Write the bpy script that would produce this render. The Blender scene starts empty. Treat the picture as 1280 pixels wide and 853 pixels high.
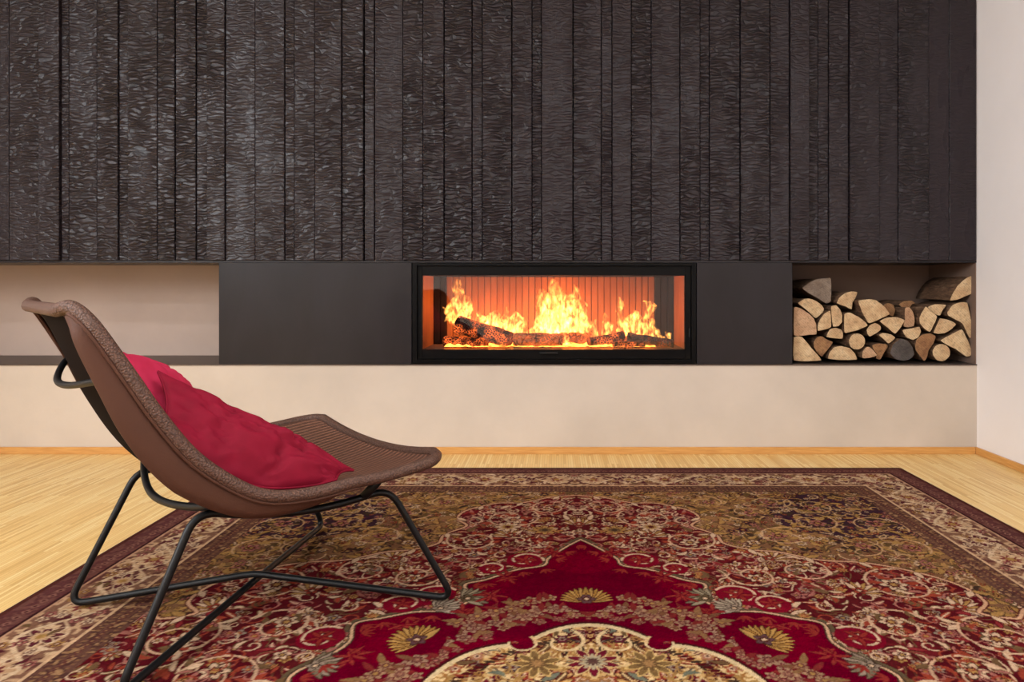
import bpy, math, random
import numpy as np
from mathutils import Vector, Matrix

# ------------------------------------------------------------------ camera
F, VX, VY, EYE = 865.0, 694.0, 357.0, 0.82      # focal length and vanishing point of a 1280x853 picture
WALL = 3.371                                    # distance of the fireplace wall
scene = bpy.context.scene
COL = scene.collection
cam_data = bpy.data.cameras.new('camera')
cam = bpy.data.objects.new('camera', cam_data)
COL.objects.link(cam)
cam.location = (0, 0, EYE)
cam.rotation_euler = (math.pi / 2, 0, 0)
cam_data.sensor_width = 36
cam_data.lens = F / 1280 * 36
cam_data.shift_x = (640 - VX) / 1280
cam_data.shift_y = (VY - 426.5) / 1280
cam_data.clip_start = 0.02
scene.camera = cam

# ------------------------------------------------------------------ world, lights, exposure
world = bpy.data.worlds.new('world')
scene.world = world
world.use_nodes = True
world.node_tree.nodes['Background'].inputs[0].default_value = (0.9, 0.9, 1.0, 1)
world.node_tree.nodes['Background'].inputs[1].default_value = 0.05
scene.view_settings.view_transform = 'Standard'
scene.view_settings.look = 'None'
scene.view_settings.exposure = 0.0
scene.view_settings.gamma = 1.0
scene.view_settings.use_curve_mapping = False


def ceiling_lamp(x, y, watts, size=0.16, color=(0.88, 0.96, 1.0), z=2.76):
    d = bpy.data.lights.new('ceiling_downlight', 'AREA')
    d.shape = 'DISK'
    d.size = size
    d.energy = watts
    d.color = color
    o = bpy.data.objects.new('ceiling_downlight', d)
    o.location = (x, y, z)
    COL.objects.link(o)


for lx in (-2.6, -1.1, 0.4, 1.6):
    ceiling_lamp(lx, 0.95, 11.0)
    ceiling_lamp(lx, -0.35, 13.5)
ceiling_lamp(-1.0, -1.9, 16, 0.9)
ceiling_lamp(1.0, -1.9, 16, 0.9)


# cool fill light added high on the left wall to brighten the right wall
d = bpy.data.lights.new('added_fill_left', 'AREA')
d.shape = 'RECTANGLE'
d.size, d.size_y = 1.0, 3.0
d.energy = 180
d.color = (0.88, 0.95, 1.0)
o = bpy.data.objects.new('added_fill_left', d)
o.location = (-3.97, -0.9, 2.2)
o.rotation_euler = (0, -math.pi / 2, 0)
COL.objects.link(o)


# ------------------------------------------------------------------ helpers
def lin(c):
    c = np.asarray(c, float) / 255.0
    return np.where(c <= 0.04045, c / 12.92, ((c + 0.055) / 1.055) ** 2.4)


def rgba(c):
    return tuple(float(x) for x in lin(c)) + (1.0,)


class Mat:
    def __init__(self, name, rough=0.6, metal=0.0, base=(128, 128, 128), spec=0.5):
        self.m = bpy.data.materials.new(name)
        self.m.use_nodes = True
        self.nt = self.m.node_tree
        self.b = self.nt.nodes['Principled BSDF']
        self.out = self.nt.nodes['Material Output']
        self.b.inputs['Base Color'].default_value = rgba(base)
        self.b.inputs['Roughness'].default_value = rough
        self.b.inputs['Metallic'].default_value = metal
        self.b.inputs['Specular IOR Level'].default_value = spec

    def n(self, typ, ins=None, **props):
        nd = self.nt.nodes.new(typ)
        for k, v in props.items():
            setattr(nd, k, v)
        for k, v in (ins or {}).items():
            if isinstance(v, bpy.types.NodeSocket):
                self.nt.links.new(v, nd.inputs[k])
            else:
                nd.inputs[k].default_value = v
        return nd

    def set(self, key, sock):
        self.nt.links.new(sock, self.b.inputs[key])

    def coords(self, scale=(1, 1, 1), kind='Object', rnd=0.0, rot=(0, 0, 0)):
        tc = self.n('ShaderNodeTexCoord').outputs[kind]
        if rnd:
            oi = self.n('ShaderNodeObjectInfo').outputs['Random']
            mu = self.n('ShaderNodeMath', {0: oi, 1: rnd}, operation='MULTIPLY').outputs[0]
            tc = self.n('ShaderNodeVectorMath', {0: tc, 1: mu}, operation='ADD').outputs[0]
        return self.n('ShaderNodeMapping', {'Vector': tc, 'Scale': scale, 'Rotation': rot}).outputs[0]

    def noise(self, vec, scale, detail=3.0, rough=0.5, dist=0.0):
        return self.n('ShaderNodeTexNoise', {'Vector': vec, 'Scale': scale, 'Detail': detail,
                                             'Roughness': rough, 'Distortion': dist}).outputs['Fac']

    def ramp(self, fac, stops, interp='LINEAR'):
        r = self.n('ShaderNodeValToRGB', {'Fac': fac})
        e = r.color_ramp.elements
        r.color_ramp.interpolation = interp
        while len(e) < len(stops):
            e.new(0.5)
        for el, (p, c) in zip(e, stops):
            el.position = p
            el.color = rgba(c) if len(c) == 3 else c
        return r.outputs['Color']

    def mix(self, fac, a, b, mode='MIX'):
        m = self.n('ShaderNodeMix', data_type='RGBA', blend_type=mode)
        for k, v in ((0, fac), (6, a), (7, b)):
            if isinstance(v, bpy.types.NodeSocket):
                self.nt.links.new(v, m.inputs[k])
            else:
                m.inputs[k].default_value = v
        return m.outputs[2]

    def math(self, op, a, b=0.0, clamp=False):
        return self.n('ShaderNodeMath', {0: a, 1: b}, operation=op, use_clamp=clamp).outputs[0]

    def bump(self, height, strength=0.3, dist=0.01, normal=None):
        ins = {'Height': height, 'Strength': strength, 'Distance': dist}
        if normal:
            ins['Normal'] = normal
        o = self.n('ShaderNodeBump', ins).outputs[0]
        self.set('Normal', o)
        return o


def new_mesh(name, verts, faces, mats, smooth=False, midx=None, uv=None):
    me = bpy.data.meshes.new(name)
    me.from_pydata([tuple(map(float, v)) for v in verts], [], faces)
    if not isinstance(mats, (list, tuple)):
        mats = [mats]
    for m in mats:
        me.materials.append(m.m if isinstance(m, Mat) else m)
    if midx is not None:
        me.polygons.foreach_set('material_index', midx)
    if uv is not None:
        lay = me.uv_layers.new(name='UVMap')
        idx = np.empty(len(me.loops), np.int32)
        me.loops.foreach_get('vertex_index', idx)
        lay.data.foreach_set('uv', np.asarray(uv, np.float32)[idx].ravel())
    if smooth:
        me.polygons.foreach_set('use_smooth', [True] * len(me.polygons))
    me.update()
    return me


def tag(o, label=None, cat=None, group=None, kind=None):
    if label:
        o['label'] = label
    if cat:
        o['category'] = cat
    if group:
        o['group'] = group
    if kind:
        o['kind'] = kind
    return o


def link(name, me, parent=None, loc=None):
    o = bpy.data.objects.new(name, me)
    COL.objects.link(o)
    if parent is not None:
        o.parent = parent
    if loc is not None:
        o.location = loc
    return o


def part(name, geo, mat, parent, smooth=False, local=False, uv=None):
    """a mesh; geometry is in world space unless local"""
    v, f = geo
    v = np.asarray(v, float)
    if parent is not None and not local:
        v = v - np.array(parent.location)
    return link(name, new_mesh(name, v, f, mat, smooth, uv=uv), parent)


def solo(name, geo, mat, smooth=False, uv=None):
    """top-level mesh with its origin at the middle of its base"""
    v, f = geo
    v = np.asarray(v, float)
    o = (v.min(0) + v.max(0)) / 2
    o[2] = v[:, 2].min()
    return link(name, new_mesh(name, v - o, f, mat, smooth, uv=uv), None, tuple(o))


def empty(name, loc, rz=0.0):
    o = bpy.data.objects.new(name, None)
    o.empty_display_size = 0.1
    o.location = loc
    o.rotation_euler = (0, 0, rz)
    COL.objects.link(o)
    return o


def merge(*geos):
    V, Fs, n = [], [], 0
    for v, f in geos:
        V.append(np.asarray(v, float))
        Fs += [tuple(i + n for i in q) for q in f]
        n += len(v)
    return np.concatenate(V), Fs


def box(x0, x1, y0, y1, z0, z1, bev=0.0):
    if bev <= 0:
        v = [(x, y, z) for x in (x0, x1) for y in (y0, y1) for z in (z0, z1)]
        f = [(0, 1, 3, 2), (4, 6, 7, 5), (0, 4, 5, 1), (2, 3, 7, 6), (0, 2, 6, 4), (1, 5, 7, 3)]
        return np.array(v, float), f
    c = np.array([(x0 + x1) / 2, (y0 + y1) / 2, (z0 + z1) / 2])
    h = np.array([(x1 - x0) / 2, (y1 - y0) / 2, (z1 - z0) / 2])
    V, idx = [], {}
    for sx in (-1, 1):
        for sy in (-1, 1):
            for sz in (-1, 1):
                s = np.array([sx, sy, sz])
                for a in range(3):
                    p = h - bev
                    p[a] = h[a]
                    idx[(sx, sy, sz, a)] = len(V)
                    V.append(c + s * p)
    Fc = []
    for a in range(3):
        b, d = [(1, 2), (2, 0), (0, 1)][a]
        for s in (-1, 1):
            q = []
            for sb, sd in ((-1, -1), (1, -1), (1, 1), (-1, 1)):
                k = [0, 0, 0]
                k[a], k[b], k[d] = s, sb, sd
                q.append(idx[tuple(k) + (a,)])
            Fc.append(tuple(q if s > 0 else q[::-1]))
    for a in range(3):
        b, d = [(1, 2), (2, 0), (0, 1)][a]
        for sb in (-1, 1):
            for sd in (-1, 1):
                q = []
                for s, ax in ((-1, b), (1, b), (1, d), (-1, d)):
                    k = [0, 0, 0]
                    k[a], k[b], k[d] = s, sb, sd
                    q.append(idx[tuple(k) + (ax,)])
                Fc.append(tuple(q if sb * sd < 0 else q[::-1]))
    for sx in (-1, 1):
        for sy in (-1, 1):
            for sz in (-1, 1):
                q = [idx[(sx, sy, sz, a)] for a in range(3)]
                Fc.append(tuple(q if sx * sy * sz > 0 else q[::-1]))
    return np.array(V), Fc


def catmull(P, n=8, closed=False):
    P = np.asarray(P, float)
    m = len(P)
    out = []
    segs = m if closed else m - 1
    for i in range(segs):
        if closed:
            a, b, c, d = P[(i - 1) % m], P[i], P[(i + 1) % m], P[(i + 2) % m]
        else:
            b, c = P[i], P[i + 1]
            a = P[i - 1] if i > 0 else 2 * b - c
            d = P[i + 2] if i + 2 < m else 2 * c - b
        for k in range(n):
            t = k / n
            out.append(0.5 * ((2 * b) + (c - a) * t + (2 * a - 5 * b + 4 * c - d) * t * t + (3 * b - a - 3 * c + d) * t ** 3))
    if not closed:
        out.append(P[-1])
    return np.array(out)


def fillet(P, r, n=5, closed=False):
    """polyline with rounded corners"""
    P = np.asarray(P, float)
    m = len(P)
    rr = r if hasattr(r, '__len__') else [r] * m
    out = []
    for i in range(m):
        if not closed and i in (0, m - 1):
            out.append(P[i])
            continue
        a, b, c = P[i - 1], P[i], P[(i + 1) % m]
        la, lc = np.linalg.norm(a - b), np.linalg.norm(c - b)
        d = min(rr[i], la * 0.45, lc * 0.45)
        p, q = b + (a - b) / la * d, b + (c - b) / lc * d
        for k in range(n + 1):
            t = k / n
            out.append((1 - t) ** 2 * p + 2 * t * (1 - t) * b + t * t * q)
    return np.array(out)


def tube(P, r, sides=10, closed=False, caps=True):
    P = np.asarray(P, float)
    m = len(P)
    R = np.asarray(r, float) * np.ones(m)
    T = np.gradient(P, axis=0) if not closed else (np.roll(P, -1, 0) - np.roll(P, 1, 0))
    T /= np.linalg.norm(T, axis=1)[:, None] + 1e-12
    up = np.array([0, 0, 1.0]) if abs(T[0][2]) < 0.9 else np.array([1.0, 0, 0])
    nrm = np.cross(T[0], up)
    nrm /= np.linalg.norm(nrm)
    V = []
    frames = []
    for i in range(m):
        nrm = nrm - T[i] * (nrm @ T[i])
        nrm /= np.linalg.norm(nrm)
        frames.append((nrm.copy(), np.cross(T[i], nrm)))
    twist = 0.0
    if closed:
        n0, b0 = frames[0]
        n1 = frames[-1][0] - T[0] * (frames[-1][0] @ T[0])
        twist = math.atan2(n1 @ b0, n1 @ n0)
    for i in range(m):
        a, b = frames[i]
        for k in range(sides):
            th = 2 * math.pi * k / sides - twist * i / m
            V.append(P[i] + R[i] * (math.cos(th) * a + math.sin(th) * b))
    Fs = []
    for i in range(m if closed else m - 1):
        j = (i + 1) % m
        for k in range(sides):
            l = (k + 1) % sides
            Fs.append((i * sides + k, j * sides + k, j * sides + l, i * sides + l))
    if caps and not closed:
        Fs.append(tuple(range(sides)))
        Fs.append(tuple((m - 1) * sides + k for k in range(sides))[::-1])
    return np.array(V), Fs


def ray(px, py, Y):
    """point at distance Y seen in a 1280x853 picture at px, py"""
    return np.array([(px - VX) / F * Y, Y, EYE - (py - VY) / F * Y])


def WX(px, Y=WALL):
    return (px - VX) / F * Y


def WZ(py, Y=WALL):
    return EYE - (py - VY) / F * Y


# ------------------------------------------------------------------ materials
def plaster(name, base, var=0.06):
    m = Mat(name, 0.85, base=base, spec=0.25)
    v = m.coords()
    n = m.noise(v, 1.6, 5, 0.6)
    lo = tuple(x * (1 - var) for x in base)
    hi = tuple(min(255, x * (1 + var * 0.5)) for x in base)
    m.set('Base Color', m.ramp(n, [(0.3, lo), (0.7, hi)]))
    m.bump(m.noise(v, 90, 4, 0.6), 0.08, 0.004)
    return m


M_bench = plaster('bench_plaster', (202, 187, 173))
M_wall = plaster('white_wall_paint', (240, 233, 232), 0.02)
M_ceiling = plaster('ceiling_paint', (235, 232, 228), 0.02)
M_niche = plaster('niche_plaster', (192, 170, 158))
M_niche_shade = plaster('shaded_niche_plaster', (120, 98, 86))  # brown plaster with the shade of the log niche put into its colour

M_steel = Mat('raw_black_steel', 0.5, 0.0, (66, 60, 62), 0.25)
_v = M_steel.coords((1, 1, 0.5))
M_steel.set('Base Color', M_steel.ramp(M_steel.noise(_v, 5, 5, 0.6, 0.8), [(0.25, (28, 24, 27)), (0.5, (33, 29, 32)), (0.8, (38, 34, 38))]))
M_steel.set('Roughness', M_steel.ramp(M_steel.noise(_v, 11, 4), [(0.2, (140, 140, 140)), (0.8, (170, 170, 170))]))
M_sheet = Mat('dark_steel_sheet', 0.45, 0.7, (92, 80, 74))
M_black = Mat('black_enamel', 0.4, 0.0, (5, 4, 5), 0.12)
M_frame = Mat('black_powder_coated_rod', 0.45, 0.0, (14, 14, 16), 0.3)
M_oak = Mat('oak_baseboard', 0.45, base=(206, 150, 84))
_v = M_oak.coords((3, 3, 40))
M_oak.set('Base Color', M_oak.ramp(M_oak.noise(_v, 3, 4, 0.6), [(0.3, (190, 132, 68)), (0.7, (214, 160, 92))]))

# charred boards: the scales of the char are cracks that run across the board
M_char = Mat('charred_board', 0.5, base=(34, 30, 31), spec=0.24)
_g = M_char.n('ShaderNodeNewGeometry').outputs['Position']
_oi = M_char.n('ShaderNodeObjectInfo').outputs['Random']
_off = M_char.n('ShaderNodeCombineXYZ', {0: 0.0, 1: 0.0, 2: M_char.math('MULTIPLY', _oi, 37.0)}).outputs[0]
_p = M_char.n('ShaderNodeVectorMath', {0: _g, 1: _off}, operation='ADD').outputs[0]
_wn = M_char.n('ShaderNodeTexNoise', {'Vector': _p, 'Scale': 14.0, 'Detail': 2.0}).outputs['Color']
_wn = M_char.n('ShaderNodeVectorMath', {0: _wn, 3: 0.035}, operation='SCALE').outputs[0]
_p2 = M_char.n('ShaderNodeVectorMath', {0: _p, 1: _wn}, operation='ADD').outputs[0]
_p3 = M_char.n('ShaderNodeMapping', {'Vector': _p2, 'Scale': (17.0, 0.01, 62.0)}).outputs[0]
_vor = M_char.n('ShaderNodeTexVoronoi', {'Vector': _p3, 'Scale': 1.0, 'Randomness': 0.9}, feature='DISTANCE_TO_EDGE').outputs['Distance']
_h = M_char.ramp(_vor, [(0.0, (0, 0, 0)), (0.06, (150, 150, 150)), (0.28, (255, 255, 255))])
_gr = M_char.noise(M_char.n('ShaderNodeMapping', {'Vector': _p, 'Scale': (160.0, 1.0, 3.0)}).outputs[0], 1.0, 3)
_fine = M_char.noise(M_char.n('ShaderNodeMapping', {'Vector': _p2, 'Scale': (60.0, 1.0, 190.0)}).outputs[0], 1.0, 3)
_patch = M_char.noise(M_char.n('ShaderNodeMapping', {'Vector': _p, 'Scale': (9.0, 1.0, 3.0)}).outputs[0], 1.0, 2)
_amt = M_char.math('MULTIPLY_ADD', _oi, 0.9)
M_char.nt.nodes[-1].inputs[2].default_value = 0.55
_amt = M_char.math('MULTIPLY', _amt, M_char.ramp(_patch, [(0.30, (150, 150, 150)), (0.7, (255, 255, 255))]), True)
_hh = M_char.math('MULTIPLY', _h, _amt)
_hh = M_char.math('ADD', _hh, M_char.math('MULTIPLY', _fine, 0.18))
_hh = M_char.math('ADD', _hh, M_char.math('MULTIPLY', _gr, 0.12))
M_char.bump(_hh, 1.0, 0.0055)
_tone = M_char.mix(_oi, rgba((43, 35, 39)), rgba((50, 43, 47)))
_crack = M_char.mix(M_char.math('MULTIPLY', M_char.math('MULTIPLY', M_char.math('SUBTRACT', 1.0, _h), _amt), 0.7), _tone, rgba((18, 15, 15)))
M_char.set('Base Color', _crack)
M_char.set('Roughness', M_char.ramp(_patch, [(0.3, (140, 140, 140)), (0.7, (160, 160, 160))]))

# oak mosaic floor: strips a few millimetres wide running towards the wall
M_floor = Mat('oak_strip_parquet', 0.38, base=(224, 184, 118), spec=0.4)
_v = M_floor.coords((1, 1, 1), rot=(0, 0, math.pi / 2))
_br = M_floor.n('ShaderNodeTexBrick', {'Vector': _v, 'Color1': (0, 0, 0, 1), 'Color2': (1, 1, 1, 1), 'Mortar': (0.2, 0.2, 0.2, 1),
                                       'Scale': 1.0, 'Mortar Size': 0.0006, 'Mortar Smooth': 0.3, 'Bias': 0.0,
                                       'Brick Width': 0.24, 'Row Height': 0.011}, offset=0.37)
_tone = M_floor.ramp(_br.outputs['Color'], [(0.0, (212, 166, 98)), (0.25, (230, 188, 120)), (0.6, (236, 198, 130)), (1.0, (244, 214, 152))])
_gn = M_floor.noise(M_floor.coords((90, 3, 1)), 1.0, 4)
_tone = M_floor.mix(M_floor.math('MULTIPLY', _gn, 0.35), _tone, rgba((192, 148, 84)))
_tone = M_floor.mix(M_floor.math('MULTIPLY', _br.outputs['Fac'], 0.5), _tone, rgba((150, 104, 52)))
M_floor.set('Base Color', _tone)
M_floor.bump(_br.outputs['Fac'], -0.12, 0.002)

# woven cord of the chair
M_weave = Mat('brown_woven_cord', 0.62, base=(104, 74, 62), spec=0.35)
_uv = M_weave.n('ShaderNodeTexCoord').outputs['UV']
_wa = M_weave.n('ShaderNodeTexWave', {'Vector': _uv, 'Scale': 15.0, 'Distortion': 0.3, 'Detail': 1.0, 'Detail Scale': 2.0}, bands_direction='Y').outputs['Fac']
_wb = M_weave.n('ShaderNodeTexWave', {'Vector': _uv, 'Scale': 40.0, 'Distortion': 0.5}, bands_direction='X').outputs['Fac']
_nb = M_weave.noise(_uv, 120, 3)
_hw = M_weave.math('ADD', _wa, M_weave.math('MULTIPLY', M_weave.math('ADD', _wb, _nb), 0.25))
M_weave.bump(_hw, 0.7, 0.004)
M_weave.set('Base Color', M_weave.mix(_wa, rgba((70, 42, 32)), M_weave.ramp(_nb, [(0.3, (108, 70, 54)), (0.7, (134, 92, 72))])))
M_roll = Mat('brown_woven_edge', 0.55, base=(108, 78, 66), spec=0.4)
_v = M_roll.coords((1, 1, 1))
_vr = M_roll.n('ShaderNodeTexVoronoi', {'Vector': _v, 'Scale': 260.0}).outputs['Distance']
M_roll.bump(_vr, 0.6, 0.003)
M_roll.set('Base Color', M_roll.ramp(_vr, [(0.1, (108, 76, 62)), (0.7, (72, 48, 39))]))
M_skirt = Mat('brown_side_fabric', 0.6, base=(80, 50, 38), spec=0.2)
_v = M_skirt.coords((1, 1, 1))
M_skirt.bump(M_skirt.noise(_v, 260, 3), 0.3, 0.002)
M_under = Mat('dark_underside_fabric', 0.9, base=(20, 12, 10), spec=0.05)


def cloth(name, a, b):
    m = Mat(name, 0.75, base=a, spec=0.2)
    m.b.inputs['Sheen Weight'].default_value = 0.12
    m.b.inputs['Sheen Tint'].default_value = rgba(b)
    v = m.coords()
    m.set('Base Color', m.ramp(m.noise(v, 22, 4), [(0.3, a), (0.7, b)]))
    m.bump(m.noise(v, 700, 2), 0.15, 0.001)
    return m


M_crimson = cloth('crimson_cotton', (122, 8, 36), (136, 12, 42))
M_pink = cloth('raspberry_cotton', (180, 36, 70), (190, 42, 78))


# ------------------------------------------------------------------ room
XL, XR, YB, ZC = -4.0, WX(1221), -3.2, 2.80
BENCH = WZ(455.5)           # top of the plaster bench
CLAD = WZ(328.5)            # lower edge of the charred cladding
NB = 3.80                   # back of the niches
tag(solo('floor', box(XL, XR, YB, 4.1, -0.05, 0.0), M_floor), kind='structure')
tag(solo('ceiling', box(XL, XR, YB, 4.1, ZC, ZC + 0.05), M_ceiling), kind='structure')
tag(solo('wall_right', box(XR, XR + 0.1, YB, 4.1, 0, ZC), M_wall), kind='structure')
tag(solo('wall_left', box(XL - 0.1, XL, YB, 4.1, 0, ZC), M_wall), kind='structure')
tag(solo('wall_front', box(XL, XR, YB - 0.1, YB, 0, ZC), M_wall), kind='structure')
tag(solo('fill_light_frame', merge(box(XL, XL + 0.025, -2.45, -2.40, 1.65, 2.75), box(XL, XL + 0.025, 0.60, 0.65, 1.65, 2.75),
                            box(XL, XL + 0.025, -2.40, 0.60, 1.65, 1.70), box(XL, XL + 0.025, -2.40, 0.60, 2.70, 2.75)), M_black), kind='structure')  # unseen frame added around the fill light, not a real window
wall_back = tag(solo('wall_back', merge(box(XL, XR, WALL, 4.1, 0, BENCH - 0.006),
                                         box(XL, XR, NB, 4.1, BENCH - 0.006, CLAD),
                                         box(XL, XR, WALL + 0.03, 4.1, CLAD + 0.012, ZC)), M_bench), kind='structure')
part('niche_backing', box(XL, WX(273), NB - 0.004, NB, BENCH, CLAD), M_niche, wall_back)
part('niche_shade_sheet', box(XR - 0.004, XR - 0.0006, WALL + 0.004, NB - 0.005, BENCH + 0.0002, CLAD - 0.0002), M_niche_shade, wall_back)  # sheet added over the white side wall, its dark tone is painted shade
part('niche_backing', box(WX(991), XR, NB - 0.004, NB, BENCH, CLAD), M_niche_shade, wall_back)
part('cladding_underlay', box(XL, XR, WALL + 0.024, WALL + 0.03, CLAD + 0.012, ZC), M_black, wall_back)
tag(solo('trim_1', box(XL, XR - 0.0005, WALL - 0.004, NB - 0.004, BENCH - 0.006, BENCH), M_sheet), kind='structure')
tag(solo('trim_2', box(XL, XR - 0.0005, WALL + 0.002, NB - 0.004, CLAD, CLAD + 0.010), M_steel), kind='structure')
tag(solo('baseboard_back', box(XL, XR - 0.012, WALL - 0.012, WALL, 0, 0.034, 0.002), M_oak), kind='structure')
tag(solo('baseboard_right', box(XR - 0.012, XR, YB, WALL, 0, 0.034, 0.002), M_oak), kind='structure')

# charred boards, joints read off the wall
joints = [-36, -11, 12, 50, 76, 86, 121.5, 148, 160, 197, 219, 245, 259, 282, 319, 356, 368, 394, 428, 455, 468, 504, 529, 555, 590,
          603, 640, 665, 677, 716, 752, 765, 789, 814, 850, 875, 887, 925, 962, 987, 1011, 1023, 1036, 1061, 1098, 1122, 1160,
          1186, 1220.3]
random.seed(4)
pat = [37, 25, 12, 37, 25, 24, 38, 13, 36, 25]
k = 0
left = joints[0]
while WX(left) > XL + 0.03:
    left -= pat[k % len(pat)]
    joints.insert(0, left)
    k += 1
joints[0] = XL / WALL * F + VX + 0.3
for a, b in zip(joints[:-1], joints[1:]):
    gap = random.choice((0.0008, 0.0014, 0.0022))
    front = WALL - random.choice((0.0, 0.0, 0.004, 0.009, 0.013))
    if b - a < 15:
        front = WALL + random.choice((0.002, 0.005))
    z0 = CLAD + 0.0105
    part('plank', box(WX(a) + gap, WX(b) - gap, front, WALL + 0.0235, z0, ZC - 0.001, 0.0022), M_char, wall_back)


# ------------------------------------------------------------------ steel panels beside the stove
def steel_panel(px0, px1, label):
    t = empty('steel_panel', ((WX(px0) + WX(px1)) / 2, WALL + 0.2, BENCH))
    tag(t, label, 'panel')
    x0, x1 = WX(px0), WX(px1)
    part('front_sheet', box(x0, x1, WALL, WALL + 0.006, BENCH + 0.001, CLAD - 0.001, 0.001), M_steel, t)
    part('side_sheet', box(x0, x0 + 0.004, WALL + 0.0062, NB - 0.006, BENCH + 0.001, CLAD - 0.001), M_steel, t)
    part('side_sheet', box(x1 - 0.004, x1, WALL + 0.0062, NB - 0.006, BENCH + 0.001, CLAD - 0.001), M_steel, t)


steel_panel(273.5, 514.5, 'wide dark raw steel panel between the empty niche and the fireplace')
steel_panel(871, 990.5, 'narrow dark raw steel panel between the fireplace and the firewood niche')

# ------------------------------------------------------------------ fireplace
fx0, fx1 = WX(515.5), WX(870)
fz0, fz1 = BENCH + 0.004, CLAD - 0.002
gx0, gx1, gz0, gz1 = WX(527), WX(857), WZ(437.5), WZ(344.5)
fire_place = tag(empty('fireplace', ((fx0 + fx1) / 2, WALL + 0.2, BENCH)),
                 'wide glass-fronted built-in fireplace in black frame with orange ribbed back', 'fireplace')
FB = 3.72


def ring(x0, x1, z0, z1, X0, X1, Z0, Z1, y0, y1):
    return merge(box(x0, X0, y0, y1, z0, z1, 0.001), box(X1, x1, y0, y1, z0, z1, 0.001),
                 box(X0 + 0.0002, X1 - 0.0002, y0, y1, z0, Z0, 0.001), box(X0 + 0.0002, X1 - 0.0002, y0, y1, Z1, z1, 0.001))


part('outer_frame', ring(fx0, fx1, fz0, fz1, fx0 + 0.022, fx1 - 0.022, fz0 + 0.02, fz1 - 0.014, WALL - 0.003, WALL + 0.05), M_black, fire_place)
part('door_frame', ring(fx0 + 0.0225, fx1 - 0.0225, fz0 + 0.0205, fz1 - 0.0145, gx0, gx1, gz0, gz1, WALL + 0.010, WALL + 0.04), M_black, fire_place)
M_fireclay = Mat('fireclay', 0.85, base=(206, 178, 150), spec=0.2)
_v = M_fireclay.coords((4, 4, 1), rnd=9.0)
M_fireclay.set('Base Color', M_fireclay.ramp(M_fireclay.noise(_v, 4, 4), [(0.3, (136, 88, 58)), (0.7, (160, 108, 74))]))
M_dark_clay = Mat('dark_fireclay', 0.9, base=(38, 28, 27), spec=0.1)  # darker fireclay, also used for the outermost slats
M_ash = Mat('ash_floor', 0.95, base=(120, 98, 84), spec=0.1)
part('firebox_floor', box(gx0 - 0.01, gx1 + 0.01, WALL + 0.041, FB, gz0 - 0.02, gz0 - 0.001), M_ash, fire_place)
part('firebox_roof', box(gx0 - 0.01, gx1 + 0.01, WALL + 0.041, FB, gz1 + 0.001, gz1 + 0.02), M_dark_clay, fire_place)
part('side_panel', box(gx0 - 0.03, gx0 - 0.002, WALL + 0.041, FB, gz0 - 0.0005, gz1), M_fireclay, fire_place)
part('side_panel', box(gx1 + 0.002, gx1 + 0.03, WALL + 0.041, FB, gz0 - 0.0005, gz1), M_fireclay, fire_place)
part('back_plate', box(gx0 - 0.03, gx1 + 0.03, FB + 0.0005, FB + 0.02, gz0 - 0.02, gz1 + 0.02), M_dark_clay, fire_place)
npitch = 38
sl = (gx1 - gx0) / npitch
slat_me = {}
for key, mt in (('a', M_fireclay), ('b', M_dark_clay)):
    slat_me[key] = new_mesh('fireclay_slat', *box(-sl / 2 + 0.0012, sl / 2 - 0.0012, -0.014, 0.0, 0.0, gz1 - gz0 - 0.002, 0.0035), mt)
for i in range(npitch):
    o = link('fireclay_slat', slat_me['b' if i < 2 or i > npitch - 4 else 'a'], fire_place)
    o.location = np.array([gx0 + sl * (i + 0.5), FB, gz0 + 0.001]) - np.array(fire_place.location)
# glass pane: clear with a faint mirror film
M_glass = Mat('stove_glass', 0.02)
_tr = M_glass.n('ShaderNodeBsdfTransparent', {'Color': (0.97, 0.96, 0.95, 1)}).outputs[0]
_gl = M_glass.n('ShaderNodeBsdfGlossy', {'Color': (1, 1, 1, 1), 'Roughness': 0.01}).outputs[0]
_fr = M_glass.n('ShaderNodeFresnel', {'IOR': 1.35}).outputs[0]
_mx = M_glass.n('ShaderNodeMixShader', {0: _fr, 1: _tr, 2: _gl}).outputs[0]
M_glass.nt.links.new(_mx, M_glass.out.inputs['Surface'])
part('glass_pane', box(gx0 + 0.0005, gx1 - 0.0005, WALL + 0.020, WALL + 0.024, gz0 + 0.0005, gz1 - 0.0005), M_glass, fire_place)
hx, hz = WX(686), WZ(441)
part('handle', merge(box(hx - 0.045, hx + 0.045, WALL - 0.012, WALL - 0.004, hz - 0.006, hz + 0.004, 0.002),
                     box(hx - 0.03, hx - 0.015, WALL - 0.0045, WALL + 0.0095, hz - 0.004, hz + 0.002),
                     box(hx + 0.015, hx + 0.03, WALL - 0.0045, WALL + 0.0095, hz - 0.004, hz + 0.002)), M_frame, fire_place)
lx, lz = WX(862), WZ(416)
part('latch', box(lx - 0.004, lx + 0.004, WALL - 0.002, WALL + 0.0095, lz - 0.022, lz + 0.022, 0.0015), M_frame, fire_place)

# ------------------------------------------------------------------ burning logs
rng = np.random.default_rng(7)


def wobble(v, seed, amp, freq):
    """smooth pseudo noise displacement, same for same input"""
    r = np.random.default_rng(seed)
    s = np.zeros(len(v))
    for o in range(4):
        K = r.normal(size=(5, 3)) * freq * (1.8 ** o)
        ph = r.uniform(0, 6.28, 5)
        s += np.sin(v @ K.T + ph).sum(1) / 5 / (1.6 ** o)
    return s * amp


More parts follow.
